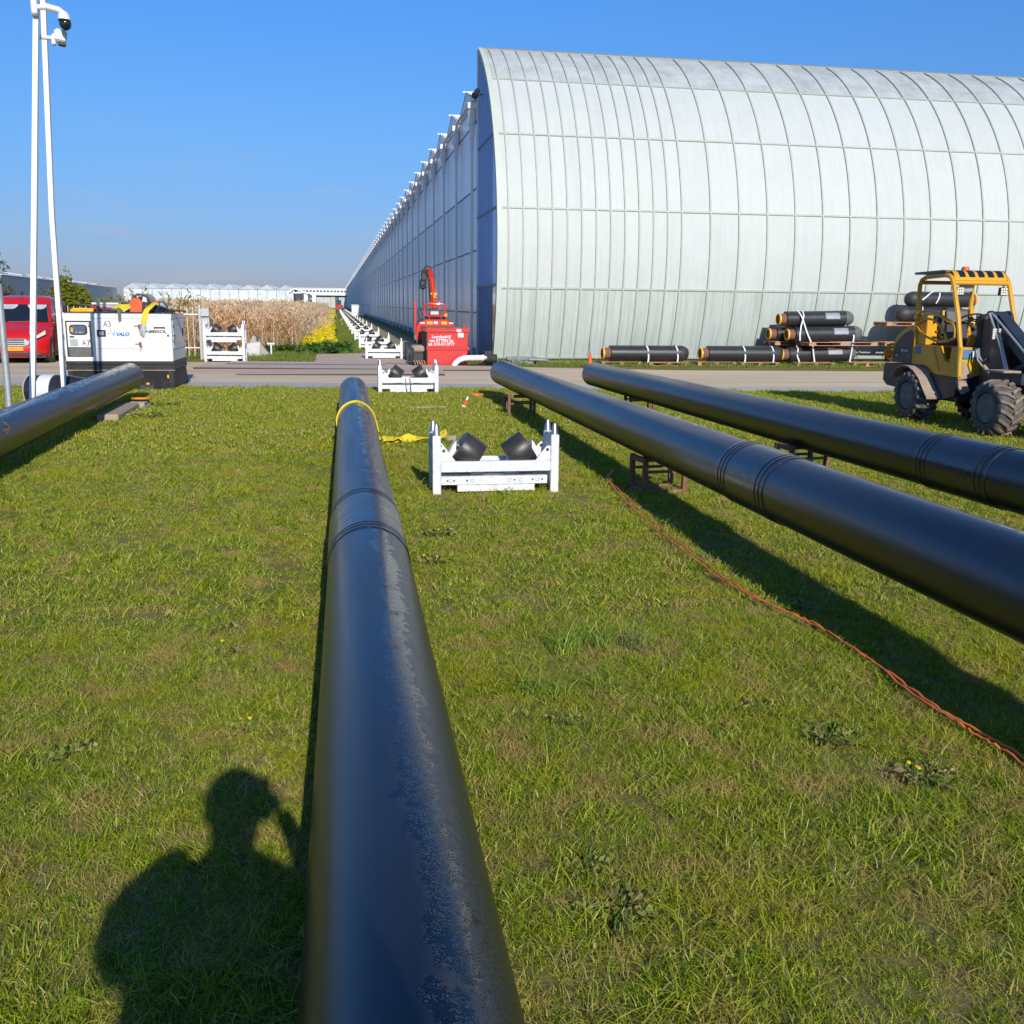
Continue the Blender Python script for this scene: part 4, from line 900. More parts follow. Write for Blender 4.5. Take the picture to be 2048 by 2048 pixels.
# ------------------------------------------------------------------ fence and gate post behind the generator
FN = thing('bar_fence', (-4.35, 31.6, 0), 'light metal bar fence behind the generator in front of the reeds', 'fence')
for z in (.34, 1.33): MB().bb(-9.5, -.01, -.017, .02, z, z+.03).build('rail', 'pole_white', FN)
bar = MB().tube((0, -.026, .10), (0, -.026, 1.55), .0085, n=6).mesh('bar', 'pole_white')
for k in range(56):
    x = -.17-k*.168
    o = bpy.data.objects.new('bar', bar); COL.objects.link(o); o.parent = FN; o.location = (x, 0, 0)
for x in (-3.0, -6.0, -9.0): MB().bb(x-.035, x+.035, .021, .09, 0, 1.5).build('fence_post', 'galv', FN)
gp = thing('gate_post', (-4.18, 31.5, 0), 'square grey steel gate post behind the stacked roller stands', 'post')
MB().bb(-.16, -.09, -.09, .09, 0, 1.62, .004).build('side_plate', 'galv_post', gp); MB().bb(-.088, .15, -.085, .085, 0, 1.25, .004).build('post_body', 'galv_post', gp); MB().bb(-.088, .15, -.09, .09, 1.29, 1.52, .004).build('top_box', 'galv_post', gp); MB().bb(-.07, .13, -.07, .07, 1.25, 1.29).build('neck', 'dark_steel', gp)
MB().path([(.15, 0, 1.25), (.2, 0, 1.15), (.26, 0, .7), (.3, 0, .0)], .03, 6).build('stay', 'dark_steel', gp)

# ------------------------------------------------------------------ camera mast, cameras, post, film roll
MS = thing('camera_mast', (-4.3, 15.6, 0), 'tall white mast of leaning poles that meet above the picture at the left', 'mast')
m = MB(); m.path([(.05, -1.2, 0), (.09, -.4, 2.9), (.15, .3, 5.79), (.17, .55, 6.6)], (.048, .048), 4, flat=(1, 0, 0)); m.build('pole', 'pole_white', MS)
m = MB(); m.path([(-.185, 1.4, 0), (-.157, 1.4, 3.0), (-.045, 1.4, 5.93), (-.02, 1.4, 6.6)], (.050, .050), 4, flat=(1, 0, 0)); m.build('pole', 'pole_white', MS)
m = MB(); m.path([(1.45, 1.9, 7.7), (.15, .7, 6.62)], .03, 4) if False else m.bb(-.08, .24, .4, 1.5, 6.55, 6.75); m.build('head_plate', 'pole_white', MS)
m = MB(); m.bb(-.09, .19, -1.32, -1.08, 0, .02); m.bb(-.29, -.07, 1.3, 1.5, 0, .02); m.build('base_plate', 'galv_post', MS)
DC = thing('dome_camera', (-3.98, 15.75, 5.6), 'dome camera with black globe on a white arm at the top left', 'security camera')
m = MB(); m.path([(-.17, 0, .06), (.0, 0, .075), (.16, 0, .04), (.215, 0, .005)], [.03, .045, .042, .03], 10); m.build('arm', 'white_plain', DC)
m = MB(); m.bb(-.20, -.12, -.06, .06, -.04, .22, .02); m.build('bracket', 'white_plain', DC)
m = MB(); m.lathe([(0, .03), (-.03, .06), (-.05, .075), (-.105, .08), (-.115, .082)], (.215, 0, .03), (0, 0, 1), 24); m.build('housing', 'white_plain', DC)
m = MB(); m.sphere((.225, 0, -.135), .08, 20, 14, (1, 1, 1.05)); m.lathe([(0, .086), (-.02, .08)], (.215, 0, -.083), (0, 0, 1), 24); m.build('globe', 'glass_dark', DC)
BC = thing('box_camera', (-3.92, 15.95, 5.3), 'small white box camera below the dome camera on the mast', 'security camera')
m = MB(); m.box((.04, 0, .05), (.17, .13, .17), (0, .12, .3), .03); m.build('housing', 'white_plain', BC); m = MB(); m.box((-.05, .0, .0), (.06, .1, .15), (0, .1, .2), .02); m.tube((-.32, .05, .04), (-.05, 0, .02), .03, n=8); m.build('bracket', 'white_plain', BC)
m = MB(); m.box((.06, -.02, -.06), (.10, .10, .05), (0, .12, .3), .015); m.build('sensor', 'black_plastic', BC)
PT = thing('steel_post', (-4.17, 13.3, 0), 'round galvanised steel post at the left picture edge', 'post')
MB().tube((0, 0, 0), (0, 0, 1.9), .04, n=20).build('post_tube', 'galv_post', PT); MB().lathe([(0, .044), (.02, .044), (.035, .02)], (0, 0, 1.9), (0, 0, 1), 20).build('cap', 'black_plastic', PT)
FR = thing('film_roll', (-4.82, 17.3, 0), 'big roll of black film with a white band lying behind the mast poles', 'roll', rz=-.25)
m = MB(); prof = [(-.28, .12), (-.28, .235), (-.26, .255), (-.1, .25), (-.06, .262), (.0, .258), (.1, .262), (.3, .258), (.42, .25), (.55, .23), (.75, .2), (.78, .1)]
m.lathe(prof, (0, 0, .262), (1, 0, 0), 40); m.build('roll_body', 'film_black', FR)
MB().lathe([(-.06, .264), (.16, .266)], (0, 0, .262), (1, 0, 0), 40).build('white_band', 'film_white', FR); MB().lathe([(-.29, .13), (-.285, .245), (-.27, .262), (-.265, .25), (-.27, .13)], (0, 0, .262), (1, 0, 0), 40, True).build('edge_ring', 'pvc_white', FR)
ps = MB(); ps.prism([(-4.75, 13.6, .0), (-4.3, 13.9, 0), (-4.2, 14.6, 0), (-4.9, 15.2, 0)], (0, 0, .05)); tag(ps.build('paving_slab', 'concrete_white'), 'pale concrete slab in the grass beside the left steel post', 'slab')
rk = MB(); rk.sphere((0, 0, .12), .16, 10, 7, (1.2, .9, .9)); o = rk.build('plastic_bag', 'film_white'); o.location = (-4.55, 13.9, .05); tag(o, 'crumpled white plastic heap on the slab at the left edge', 'plastic')

# ------------------------------------------------------------------ red storage box, crawler crane
B_ = thing('red_box', (2.87, 28.95, 0), 'red steel storage box with white lettering in front of the crawler crane', 'box', rz=.01)
MB().bb(-.58, .58, 0, 1.75, .0, 1.0, .006).build('box_body', 'red_paint', B_)
MB().bb(-.60, -.582, .02, 1.74, .0, .92).build('side_boards', 'box_side', B_)
b = MB(); b.bb(-.63, .63, -.03, 1.78, .93, 1.05, .01); b.build('lid', 'red_paint', B_); MB().bb(-.61, .61, -.02, 1.77, 1.05, 1.062).build('lid_top', 'box_top', B_)
b = MB(); b.bb(-.62, .62, -.025, .0, .425, .445); b.bb(-.61, .61, -.022, .0, .45, .505); b.bb(-.62, .62, -.025, .0, .51, .53); b.bb(.6, .63, -.025, 1.7, .43, .525); b.build('belt', 'red_paint', B_)
b = MB(); b.bb(-.07, .09, -.045, -.0, 1.04, 1.085); b.build('lid_handle', 'dark_steel', B_)
b = MB(); b.bb(.585, .6, .05, .06, 1.06, 1.2); b.bb(.48, .5, .1, .12, 1.06, 1.18); b.build('rod', 'red_paint', B_)
for i, (tx, z, s) in enumerate((('Loonbedrijf', .80, .125), ('van ETTEN bv', .69, .125), ('tel. 010-5113777', .59, .118))): text(tx, (-.18, -.004, z), s, 'white_plain', B_, bold=.0025, sx=.95)
MB().bb(.26, .39, -.0325, -.02, .945, 1.02).build('sticker', 'white_plain', B_); MB().bb(.30, .46, -.004, .002, .79, .915).build('sticker', 'white_plain', B_)
# crane behind the box
CR = thing('crawler_crane', (2.72, 31.4, 0), 'red crawler crane with raised boom and hanging grab motor behind the red box', 'crane')
b = MB()
for s in (-1, 1):
    pr = [(-.62+.26*math.cos(R(a)), .26+.26*math.sin(R(a))) for a in range(90, 271, 20)]+[(1.2+.26*math.cos(R(a)), .26+.26*math.sin(R(a))) for a in range(-90, 91, 20)]
    MB().prx([(y, z) for y, z in pr], s*.72-.15, s*.72+.15).build('track', 'black_rubber', CR)
b = MB(); b.bb(-.6, .6, -.5, 1.1, .3, .62); b.build('undercarriage', 'dark_steel', CR)
b = MB(); b.pry([(-.60, .55), (-.60, 1.05), (-.50, 1.17), (-.30, 1.25), (.30, 1.25), (.50, 1.17), (.60, 1.05), (.60, .55)], -.35, .7); b.build('hood', 'red_paint', CR)
b = MB(); b.pry([(-.58, 1.16), (-.32, 1.27), (.32, 1.27), (.58, 1.16), (.6, 1.1), (.5, 1.18), (.3, 1.255), (-.3, 1.255), (-.5, 1.18), (-.6, 1.1)], -.34, .68); b.build('hood_cover', 'dark_steel', CR)
b = MB(); b.bb(-.28, -.10, -.36, -.34, 1.11, 1.20); b.bb(.17, .34, -.36, -.34, 1.11, 1.20); b.build('reflector', 'yellow_cap', CR)
b = MB(); b.bb(-.48, -.34, -.36, -.34, 1.13, 1.17); b.bb(.40, .54, -.36, -.34, 1.13, 1.17); b.bb(-.06, .06, -.357, -.34, 1.12, 1.2); b.build('marking', 'strap_white', CR)
b = MB(); P_ = [(-.33, 0, 1.40), (-.33, 0, 1.66), (-.28, 0, 1.72), (.23, 0, 1.72), (.28, 0, 1.66), (.28, 0, 1.40), (.22, 0, 1.35), (-.27, 0, 1.35)]
b.path([(x, -.3, z) for x, _, z in P_], .035, 8, closed=True); b.tube((-.2, -.3, 1.2), (-.2, -.3, 1.36), .025); b.tube((.17, -.3, 1.2), (.17, -.3, 1.36), .025); b.build('guard_frame', 'red_paint', CR)
b = MB(); b.pry([(-.21, 1.34), (-.14, 1.60), (.10, 1.60), (.17, 1.34)], -.1, .05); b.build('seat', 'seat_black', CR); MB().bb(-.14, .11, -.125, -.10, 1.40, 1.5).build('seat_label', 'galv_post', CR)
b = MB(); b.bb(-.3, .3, -.2, .3, 1.24, 1.34); b.build('seat_base', 'black_plastic', CR)
MB().lathe([(0, .05), (.03, .07), (.08, .05)], (.30, -.3, 1.38), (0, -1, 0), 14).build('lamp', 'orange', CR)
b = MB(); b.bb(-.65, -.59, -.25, -.19, .85, 1.80); b.build('side_post', 'red_paint', CR); b = MB(); b.bb(.12, .18, .2, .26, 1.2, 1.82); b.build('side_post', 'red_paint', CR)
b = MB(); b.path([(-.02, .25, 1.25), (-.02, .25, 1.75), (-.06, .2, 2.15), (-.10, .1, 2.5), (-.155, 0, 2.78)], [(.16, .12), (.155, .12), (.135, .11), (.125, .10), (.11, .10)], 4, flat=(1, 0, 0)); b.build('boom', 'red_paint', CR)
b = MB(); b.path([(.0, .12, 1.6), (-.04, .1, 2.1), (-.085, .03, 2.5)], (.045, .03), 6); b.build('boom_cylinder', 'orange_red', CR); b = MB(); b.bb(-.12, .08, .09, .13, 2.0, 2.06); b.bb(-.05, .03, .08, .12, 1.9, 2.0); b.build('clamp', 'yellow_cap', CR)
b = MB(); b.path([(-.155, 0, 2.76), (-.24, 0, 2.79), (-.29, 0, 2.70), (-.31, 0, 2.55)], [.085, .09, .085, .08], 8); b.path([(-.2, .02, 2.8), (-.2, .0, 2.6), (-.16, .03, 2.2), (-.13, .05, 1.8)], .03, 6); b.build('boom_head', 'black_plastic', CR)
b = MB(); b.bb(-.42, -.24, -.08, .08, 2.42, 2.66, .03); b.bb(-.47, -.27, -.10, .10, 2.24, 2.44, .04); b.lathe([(0, .05), (.03, .13), (.06, .13)], (-.37, 0, 2.17), (0, 0, 1), 16); b.build('grab_motor', 'black_plastic', CR)
b = MB()
for k in range(12): b.sphere((-.37, 0, 2.15-k*.045), .034, 8, 6, (.9, .7, 1.1))
b.build('chain', 'dark_steel', CR); MB().lathe([(0, .05), (.1, .04), (.16, .02)], (-.37, 0, 1.55), (0, 0, 1), 10).build('hook_block', 'dark_steel', CR)
b = MB(); b.path([(-.5, -.2, 1.2), (-.55, -.2, 1.5), (-.48, -.2, 1.62), (-.4, -.2, 1.4), (-.45, -.2, 1.2)], .015, 6); b.build('hose', 'black_rubber', CR)
# black attachment with tines left of the box
AT = thing('tine_attachment', (1.99, 28.55, 0), 'muddy black forked attachment lying left of the red box', 'attachment')
MB().bb(-.14, .15, -.06, .2, .12, .38, .02).build('body', 'black_plastic', AT); b = MB()
for x in (-.12, -.05, .02, .09, .16): b.path([(x, -.05, .15), (x+.02, -.15, .1), (x+.04, -.2, .01)], [.018, .014, .006], 6)
b.build('tine', 'wood_pallet', AT); MB().bb(-.16, .19, .1, .9, .38, .56, .05).build('hood_plate', 'mud_tan', AT); MB().bb(-.17, -.10, .0, .8, .1, .5, .03).build('side_wheel', 'black_rubber', AT)
# white drain pipe elbow
DP = thing('drain_pipe', (3.45, 28.62, 0), 'white plastic drain pipe bend at the greenhouse corner', 'drain pipe')
b = MB(); b.path([(-.44, -.02, -.02), (-.38, -.01, .08), (-.28, 0, .165), (-.15, 0, .205), (.0, 0, .218), (.38, 0, .222)], .082, 16); b.build('bend', 'pvc_white', DP)
b = MB()
for x in (-.15, .08, .2): b.tube((x, 0, .215), (x+.03, 0, .217), .09, n=16)
b.tube((.36, 0, .222), (.43, 0, .222), .092, n=16); b.build('collar', 'pvc_white', DP); b = MB(); b.tube((.42, 0, .222), (.50, 0, .222), .07, n=16); b.build('grey_end', 'galv_post', DP)
b = MB(); b.lathe([(0, .12)]+[(.02+.03*k, .12+.012*(k % 2)) for k in range(10)]+[(.31, .1)], (.50, .02, .2), (1, 0, 0), 20); b.build('ribbed_coupling', 'black_rubber', DP); MB().bb(.45, .72, .12, .4, 0, .42, .02).build('drain_box', 'black_plastic', DP)
# drill rod trailer thing by the corner
CT = thing('steel_cart', (5.1, 28.85, 0), 'grey steel beam with a round tube end lying by the greenhouse corner', 'beam')
MB().bb(-.52, .37, -.08, .08, .15, .25, .008).build('beam', 'cart_grey', CT); MB().bb(-.3, .37, -.10, -.05, .03, .14, .008).build('lower_beam', 'cart_grey', CT)
b = MB(); b.lathe([(-.05, .08), (-.05, .125), (.0, .13), (.03, .125), (.03, .085)], (-.27, -.12, .12), (0, 1, 0), 28); b.build('flange', 'cart_grey', CT); MB().lathe([(0, .08), (.02, .075)], (-.27, -.17, .12), (0, -1, 0), 20).build('tube_end', 'cap_grey', CT)
b = MB(); b.path([(.1, -.09, .17), (.38, -.09, .165), (.66, -.09, .145)], .05, 12); b.lathe([(0, .05), (.02, .068), (.05, .068), (.05, .04)], (.62, -.09, .148), (1, 0, -.07), 16); b.build('rod', 'cart_grey', CT)
b = MB(); b.bb(-.5, -.4, -.1, .1, 0, .15); b.bb(.25, .35, -.1, .1, 0, .15); b.build('foot', 'dark_steel', CT)
CN = thing('orange_cone', (6.72, 27.45, 0), 'slim orange cone with a thin rod on top in front of the greenhouse', 'cone')
MB().lathe([(.0, .11), (.02, .11), (.02, .085), (.46, .018), (.47, .0)], (0, 0, 0), (0, 0, 1), 20).build('cone_body', 'orange_red', CN); MB().tube((-.01, 0, .46), (-.04, 0, .78), .008, n=6).build('rod', 'dark_steel', CN)

# ------------------------------------------------------------------ pipe ends on pallets
def pallet():
    t = thing('pallet', (0, 0, 0), 'x', 'pallet', 'wooden pallets under the pipe ends'); L, D = 1.2, .8
    for k in range(5): MB().bb(-L/2, L/2, -D/2+k*.165, -D/2+k*.165+.12, .122, .144).build('top_board', 'wood_pallet', t)
    for x in (-L/2+.05, 0, L/2-.05): MB().bb(x-.05, x+.05, -D/2, D/2, .10, .122).build('cross_board', 'wood_pallet', t)
    for y in (-D/2+.05, 0, D/2-.05):
        MB().bb(-L/2, L/2, y-.05, y+.05, 0, .022).build('bottom_board', 'wood_pallet', t)
        for x in (-L/2+.06, 0, L/2-.06): MB().bb(x-.06, x+.06, y-.048, y+.048, .022, .10).build('block', 'wood_pallet', t)
    return t
PA0 = pallet(); first = [True]
def put_pallet(x, y, z, rz, lab, sx=1., sy=1., rx=0):
    o = PA0 if first[0] else copy_tree(PA0); first[0] = False
    o.location = (x, y, z); o.rotation_euler = (rx, 0, rz); o.scale = (sx, sy, .78); o['label'] = lab; return o
def capped_pipe(L, rev=False, label='x', sticker=True, grey=True):
    t = thing('capped_pipe', (0, 0, 0), label, 'pipe section', 'black capped pipe sections stored by the greenhouse'); r = .235; h = L/2
    MB().lathe([(-h+.21, .14), (-h+.21, r), (h-.30, r)], (0, 0, 0), (1, 0, 0), 40).build('casing', 'black_plastic', t)
    MB().lathe([(h-.30, r+.003), (h-.2, r), (h-.1, .20), (h-.03, .15), (h, .07), (h+.003, .0)], (0, 0, 0), (1, 0, 0), 40).build('end_cap', 'cap_grey' if grey else 'black_rubber', t)
    MB().lathe([(-h+.02, .15), (-h+.05, .165), (-h+.22, .165)], (0, 0, 0), (1, 0, 0), 30).build('steel_end', 'rust', t)
    MB().lathe([(-h-.015, .135), (-h-.025, .15), (-h-.02, .172), (-h+.03, .174), (-h+.03, .16)], (0, 0, 0), (1, 0, 0), 30, True).build('yellow_plug', 'yellow_cap', t); MB().lathe([(-h+.025, 0), (-h+.025, .158)], (0, 0, 0), (1, 0, 0), 24).build('plug_face', 'rust_dark', t)
    if sticker:
        b = MB()
        for k in range(5):
            a0, a1 = -92+k*10, -92+(k+1)*10; f = lambda a, x: (x, .2372*math.sin(R(a)), .2372*math.cos(R(a)))
            b.quad(f(a0, .22), f(a1, .22), f(a1, .68), f(a0, .68))
        b.build('label', 'label_silver', t)
        MB().lathe([(.75, r+.0012), (.757, r+.0012)], (0, 0, 0), (1, 0, 0), 40).build('ring_mark', 'cap_grey', t)
    return t
def strapt(pts, lab, r=(.004, .022)):
    b = MB(); b.path(pts, r, 6, flat=(0, 1, 0)); o = b.build('strap', 'strap_white'); tag(o, lab, 'strap', 'white straps round the pipe ends'); return o
Yp = 28.85
put_pallet(9.35, Yp, 0, 0, 'pallet under the single pipe end nearest the orange cone'); put_pallet(8.0, Yp+.3, 0, .0, 'pallet mostly hidden under the left half of the single pipe end')
c = capped_pipe(2.62, label='single black pipe end with yellow plug nearest the orange cone', sticker=False, grey=False); c.location = (8.75, Yp, .115+.235)
put_pallet(12.2, Yp, 0, 0, 'pallet under the second single pipe end'); put_pallet(10.95, Yp+.3, 0, 0, 'pallet hidden under the left half of the second pipe end')
c = capped_pipe(2.6, label='black pipe end without a label lying left of the high stack', sticker=False, grey=False); c.location = (11.75, Yp, .115+.235)
for x0, nm in ((8.75, 'pipe end nearest the orange cone'), (11.75, 'unlabelled pipe end left of the stack')):
    for dx, w in ((.02, 'middle of the '), (.92, 'capped end of the ')):
        strapt([(x0+dx-.02, Yp-.26, .05), (x0+dx, Yp-.25, .25), (x0+dx-.01, Yp-.21, .47), (x0+dx-.03, Yp-.10, .58), (x0+dx-.03, Yp+.05, .595), (x0+dx, Yp+.2, .5), (x0+dx, Yp+.26, .2)], 'white strap round the '+w+nm)
# high stack
put_pallet(13.95, Yp-.05, 0, 0, 'pallet under the left front of the high stack'); put_pallet(15.55, Yp-.1, 0.0, .10, 'skewed pallet at the right foot of the high stack', .8); put_pallet(13.6, Yp+.75, 0, 0, 'pallet behind the left foot of the high stack')
put_pallet(14.75, Yp-.05, .60, .10, 'long tilted upper pallet in the middle of the high stack', 1.95, 1, R(-2)); put_pallet(13.8, Yp+.72, .60, .05, 'rear upper pallet sticking out left of the high stack', 1.5)
items = [(14.2, Yp, .35, 'bottom front pipe end of the high stack', True), (14.0, Yp+.62, .35, 'bottom rear pipe end of the high stack', False), (14.35, Yp, .95, 'middle front pipe end of the high stack resting on the upper pallet', True), (14.0, Yp+.55, .95, 'middle rear pipe end of the high stack sticking out to the left', False), (14.15, Yp+.22, 1.40, 'topmost pipe end of the high stack with a silver label', True)]
c0 = c
for i, (x, y, z, lab, st) in enumerate(items):
    c = capped_pipe(2.4, label=lab, sticker=st); c.location = (x, y, z); c.rotation_euler = (0, R(-1.2), 0)
strapt([(13.95, Yp-.32, .12), (13.85, Yp-.33, .6), (13.65, Yp-.30, 1.0), (13.55, Yp-.12, 1.45), (13.5, Yp+.1, 1.64)], 'white strap crossing the front of the high stack from bottom right to top left')
strapt([(13.46, Yp-.27, .75), (13.45, Yp-.26, .95), (13.5, Yp-.20, 1.2), (13.62, Yp-.08, 1.5), (13.65, Yp+.1, 1.64)], 'white strap crossing the upper pipes of the high stack the other way')
strapt([(15.1, Yp-.30, .12), (15.15, Yp-.30, .6), (15.2, Yp-.25, .9), (15.15, Yp-.15, 1.12), (15.0, Yp-.0, 1.2)], 'white strap at the capped right end of the high stack')
strapt([(13.5, Yp-.24, .12), (13.42, Yp-.24, .3), (13.45, Yp-.2, .52), (13.48, Yp, .6)], 'white strap round the bottom front pipe end of the high stack')
# second stack, behind the loader (pipes stacked with caps to the left)
put_pallet(17.0, Yp-.1, 1.22, 0, 'pallet high on the stack behind the loader', 1.5); put_pallet(17.0, Yp-.1, .62, 0, 'middle pallet of the stack behind the loader', 1.5); put_pallet(17.0, Yp-.1, 0, 0, 'ground pallet of the stack behind the loader', 1.5)
put_pallet(18.4, Yp-.1, 1.22, 0, 'right high pallet of the stack behind the loader', 1.2); put_pallet(18.4, Yp-.1, .62, 0, 'right middle pallet behind the loader', 1.2); put_pallet(18.4, Yp-.1, 0, 0, 'right ground pallet behind the loader', 1.2)
for (x, y, z, lab) in ((17.75, Yp-.1, 1.575, 'rounded pipe end on the upper level of the stack behind the loader'), (18.15, Yp+.12, 2.02, 'top pipe end of the stack seen under the loader roof'), (18.6, Yp, .97, 'middle level front pipe end behind the loader'), (17.72, Yp, .36, 'ground level pipe end behind the loader')):
    c = capped_pipe(2.3, label=lab, sticker=False, grey=False); c.location = (x, y, z); c.rotation_euler = (0, 0, math.pi if z > 1 else 0)
def wrap(x0, x1, y, z, a0, a1, r=.243): return [(x0+(x1-x0)*i/10, y-r*math.sin(R(a0+(a1-a0)*i/10)), z+r*math.cos(R(a0+(a1-a0)*i/10))) for i in range(11)]
strapt([(17.15, Yp-.42, 1.36)]+wrap(17.3, 17.5, Yp-.1, 1.575, 85, -30), 'white strap on the rounded pipe end left of the loader cab')
strapt(wrap(17.42, 17.95, Yp+.12, 2.02, 95, 0), 'white strap over the top pipe end under the loader roof')
strapt(wrap(17.9, 18.12, Yp+.12, 2.02, 120, -10), 'second white strap over the top pipe end under the loader roof')
# ------------------------------------------------------------------ yellow loader (coordinates below are world; shifted to the base)
LD = thing('loader', (9.33, 13.4, 0), 'yellow and dark blue compact wheel loader with open cab parked at the right edge', 'loader')
def W():
    b = MB(); b.T = Matrix.Translation((-9.33, -13.4, 0)); return b
XL, XR = 8.86, 9.80
hood = [(14.76, .86), (14.76, 1.47), (14.9, 1.455), (15.08, 1.40), (15.23, 1.32), (15.34, 1.22), (15.40, 1.10), (15.44, .86)]
W().prx(hood, XL+.02, XR-.02).build('hood', 'loader_yellow', LD, ang=40)
for x0, x1, s in ((XL+.005, XL+.022, -1), (XR-.022, XR-.005, 1)):
    side = [(14.77, .865), (14.77, 1.39), (14.88, 1.38), (15.04, 1.33), (15.18, 1.25), (15.28, 1.15), (15.33, 1.02), (15.36, .865)]
    sp = W().prx(side, x0, x1).build('side_panel', 'loader_navy', LD)
    if s < 0:
        text('Eurotrac', (x0-.004-9.33, 15.0-13.4, 1.06), .06, 'white_plain', sp, face='-X', bold=.002)
        b = W(); b.bb(x0-.002, x0, 14.86, 14.93, .985, .99); b.bb(x0-.002, x0, 14.86, 14.93, .955, .96); b.bb(x0-.002, x0, 14.86, 14.865, .955, .99); b.bb(x0-.002, x0, 15.2, 15.26, .96, .985); b.build('small_mark', 'strap_white', sp)
# rear ballast bumper
W().prx([(14.60, .84), (15.50, .84), (15.53, .80), (15.53, .56), (15.40, .48), (15.05, .46), (14.90, .60), (14.6, .80)], XL-.03, XR+.03).build('rear_bumper', 'loader_navy', LD)
b = W(); b.lathe([(0, .06), (.03, .07), (.05, .05)], (XL-.02, 15.46, 1.0), (-.3, 1, 0), 14); b.bb(XL-.05, XL+.02, 15.42, 15.47, 1.09, 1.15); b.build('tail_lamp', 'orange', LD)
# yellow body sides
bs = [(14.755, .86), (14.755, 1.17), (14.08, 1.17), (13.52, 1.17), (13.50, .73), (14.10, .745), (14.3, .86)]
W().prx([(14.755, .86), (14.755, 1.17), (14.02, 1.17), (13.86, .95), (13.74, .93), (13.72, 1.17), (13.52, 1.17), (13.50, .73), (14.10, .745), (14.32, .86)], XL, XL+.05).build('body_side', 'loader_yellow', LD)
W().prx(bs, XR-.05, XR).build('body_side', 'loader_yellow', LD)
W().bb(XL+.05, XR-.05, 13.5, 14.755, .75, .98).build('floor', 'loader_yellow', LD)
b = W(); b.bb(XL+.02, XL+.20, 14.02, 14.06, .90, 1.165); b.build('step_panel', 'loader_yellow', LD)
b = W(); b.prism([(XL-.008, 14.22, 1.165), (XL-.008, 14.17, 1.165), (XL-.008, 13.98, .80), (XL-.008, 14.03, .80)], (.012, 0, 0)); b.build('grab_strip', 'orange', LD)
b = W(); b.bb(XL-.006, XL, 14.53, 14.66, 1.05, 1.15); b.build('sticker', 'sticker_blue', LD); b = W(); b.bb(XL-.006, XL, 14.53, 14.66, 1.025, 1.049); b.build('sticker', 'green_bit', LD)
# front wall of the cab: kick plate facing the viewer
fw = W(); fw.prism([(XL, 13.495, 1.17), (XL+.30, 13.495, 1.17), (XL+.30, 13.495, .80), (XL+.24, 13.495, .73), (XL+.02, 13.495, .70), (XL, 13.495, .72)], (0, .02, 0)); fw.build('kick_plate', 'loader_yellow', LD)
b = W(); b.prism([(XL+.005, 13.49, .98), (XL+.10, 13.49, .95), (XL+.20, 13.49, .80), (XL+.27, 13.49, .76), (XL+.24, 13.49, .735), (XL+.02, 13.49, .705)], (0, .004, 0)); b.build('mud', 'mud_tan', LD)
b = W(); b.bb(XL+.04, XL+.19, 13.486, 13.492, 1.02, 1.14); b.build('sticker', 'sticker_blue', LD); b = W(); b.bb(XL+.19, XL+.27, 13.486, 13.492, 1.03, 1.14); b.build('sticker', 'white_plain', LD); b = W(); b.bb(XL+.04, XL+.27, 13.486, 13.492, .995, 1.018); b.build('sticker', 'green_bit', LD)
b = W(); b.bb(XL+.30, XR, 13.52, 13.6, .75, 1.17); b.build('front_wall', 'loader_yellow', LD); b = W(); b.bb(XL+.45, XL+.58, 13.51, 13.52, .78, .94); b.build('grille', 'black_plastic', LD)
# chassis
b = W(); b.bb(XL+.05, XR-.05, 13.55, 15.0, .36, .75, .02); b.prx([(14.9, .7), (14.1, .74), (13.5, .72), (13.55, .45), (13.9, .36), (14.3, .36)], XL, XR); b.build('rear_chassis', 'loader_navy', LD)
b = W(); b.bb(9.15, 9.5, 12.9, 13.6, .35, .62, .02); b.tube((9.33, 13.15, .3), (9.33, 13.15, .75), .07); b.build('articulation', 'dark_steel', LD)
b = W(); b.bb(9.02, 9.64, 11.7, 13.0, .35, .82, .02); b.build('front_chassis', 'loader_navy', LD)
b = W(); b.prism([(XL-.02, 13.45, .69), (XL+.10, 13.45, .69), (XL+.15, 13.4, .55), (XL+.06, 13.42, .49), (XL, 13.45, .58)], (0, .05, 0)); b.build('step', 'mud_tan', LD)
# fenders
fo = [(14.95, .66), (14.86, .78), (14.68, .85), (14.50, .845), (14.33, .785), (14.17, .68), (14.03, .53), (13.90, .40)]
b = W(); b._add([(x, y, z) for x in (XL-.22, XL+.04) for y, z in fo]+[(x, y, z-.02) for x in (XL-.22, XL+.04) for y, z in fo], [[i, i+1, 8+i+1, 8+i] for i in range(7)]+[[16+i, 24+i, 24+i+1, 16+i+1] for i in range(7)]+[[i, 16+i, 16+i+1, i+1] for i in range(7)])
b.build('fender', 'mud_tan', LD)
b = W(); b._add([(x, y, z) for x in (XR+.02, XR+.24) for y, z in fo]+[(x, y, z-.02) for x in (XR+.02, XR+.24) for y, z in fo], [[i, i+1, 8+i+1, 8+i] for i in range(7)]+[[16+i, 24+i, 24+i+1, 16+i+1] for i in range(7)]); b.build('fender', 'mud_tan', LD)
b = W(); b.bb(8.78, 9.05, 12.35, 12.75, .87, .90, .01); b.bb(9.6, 9.9, 12.2, 12.75, .87, .90, .01); b.build('front_fender', 'mud_tan', LD); b = W(); b.bb(8.95, 9.04, 12.2, 12.9, .72, .87); b.bb(9.62, 9.7, 12.2, 12.9, .72, .87); b.build('fender_mount', 'loader_navy', LD)
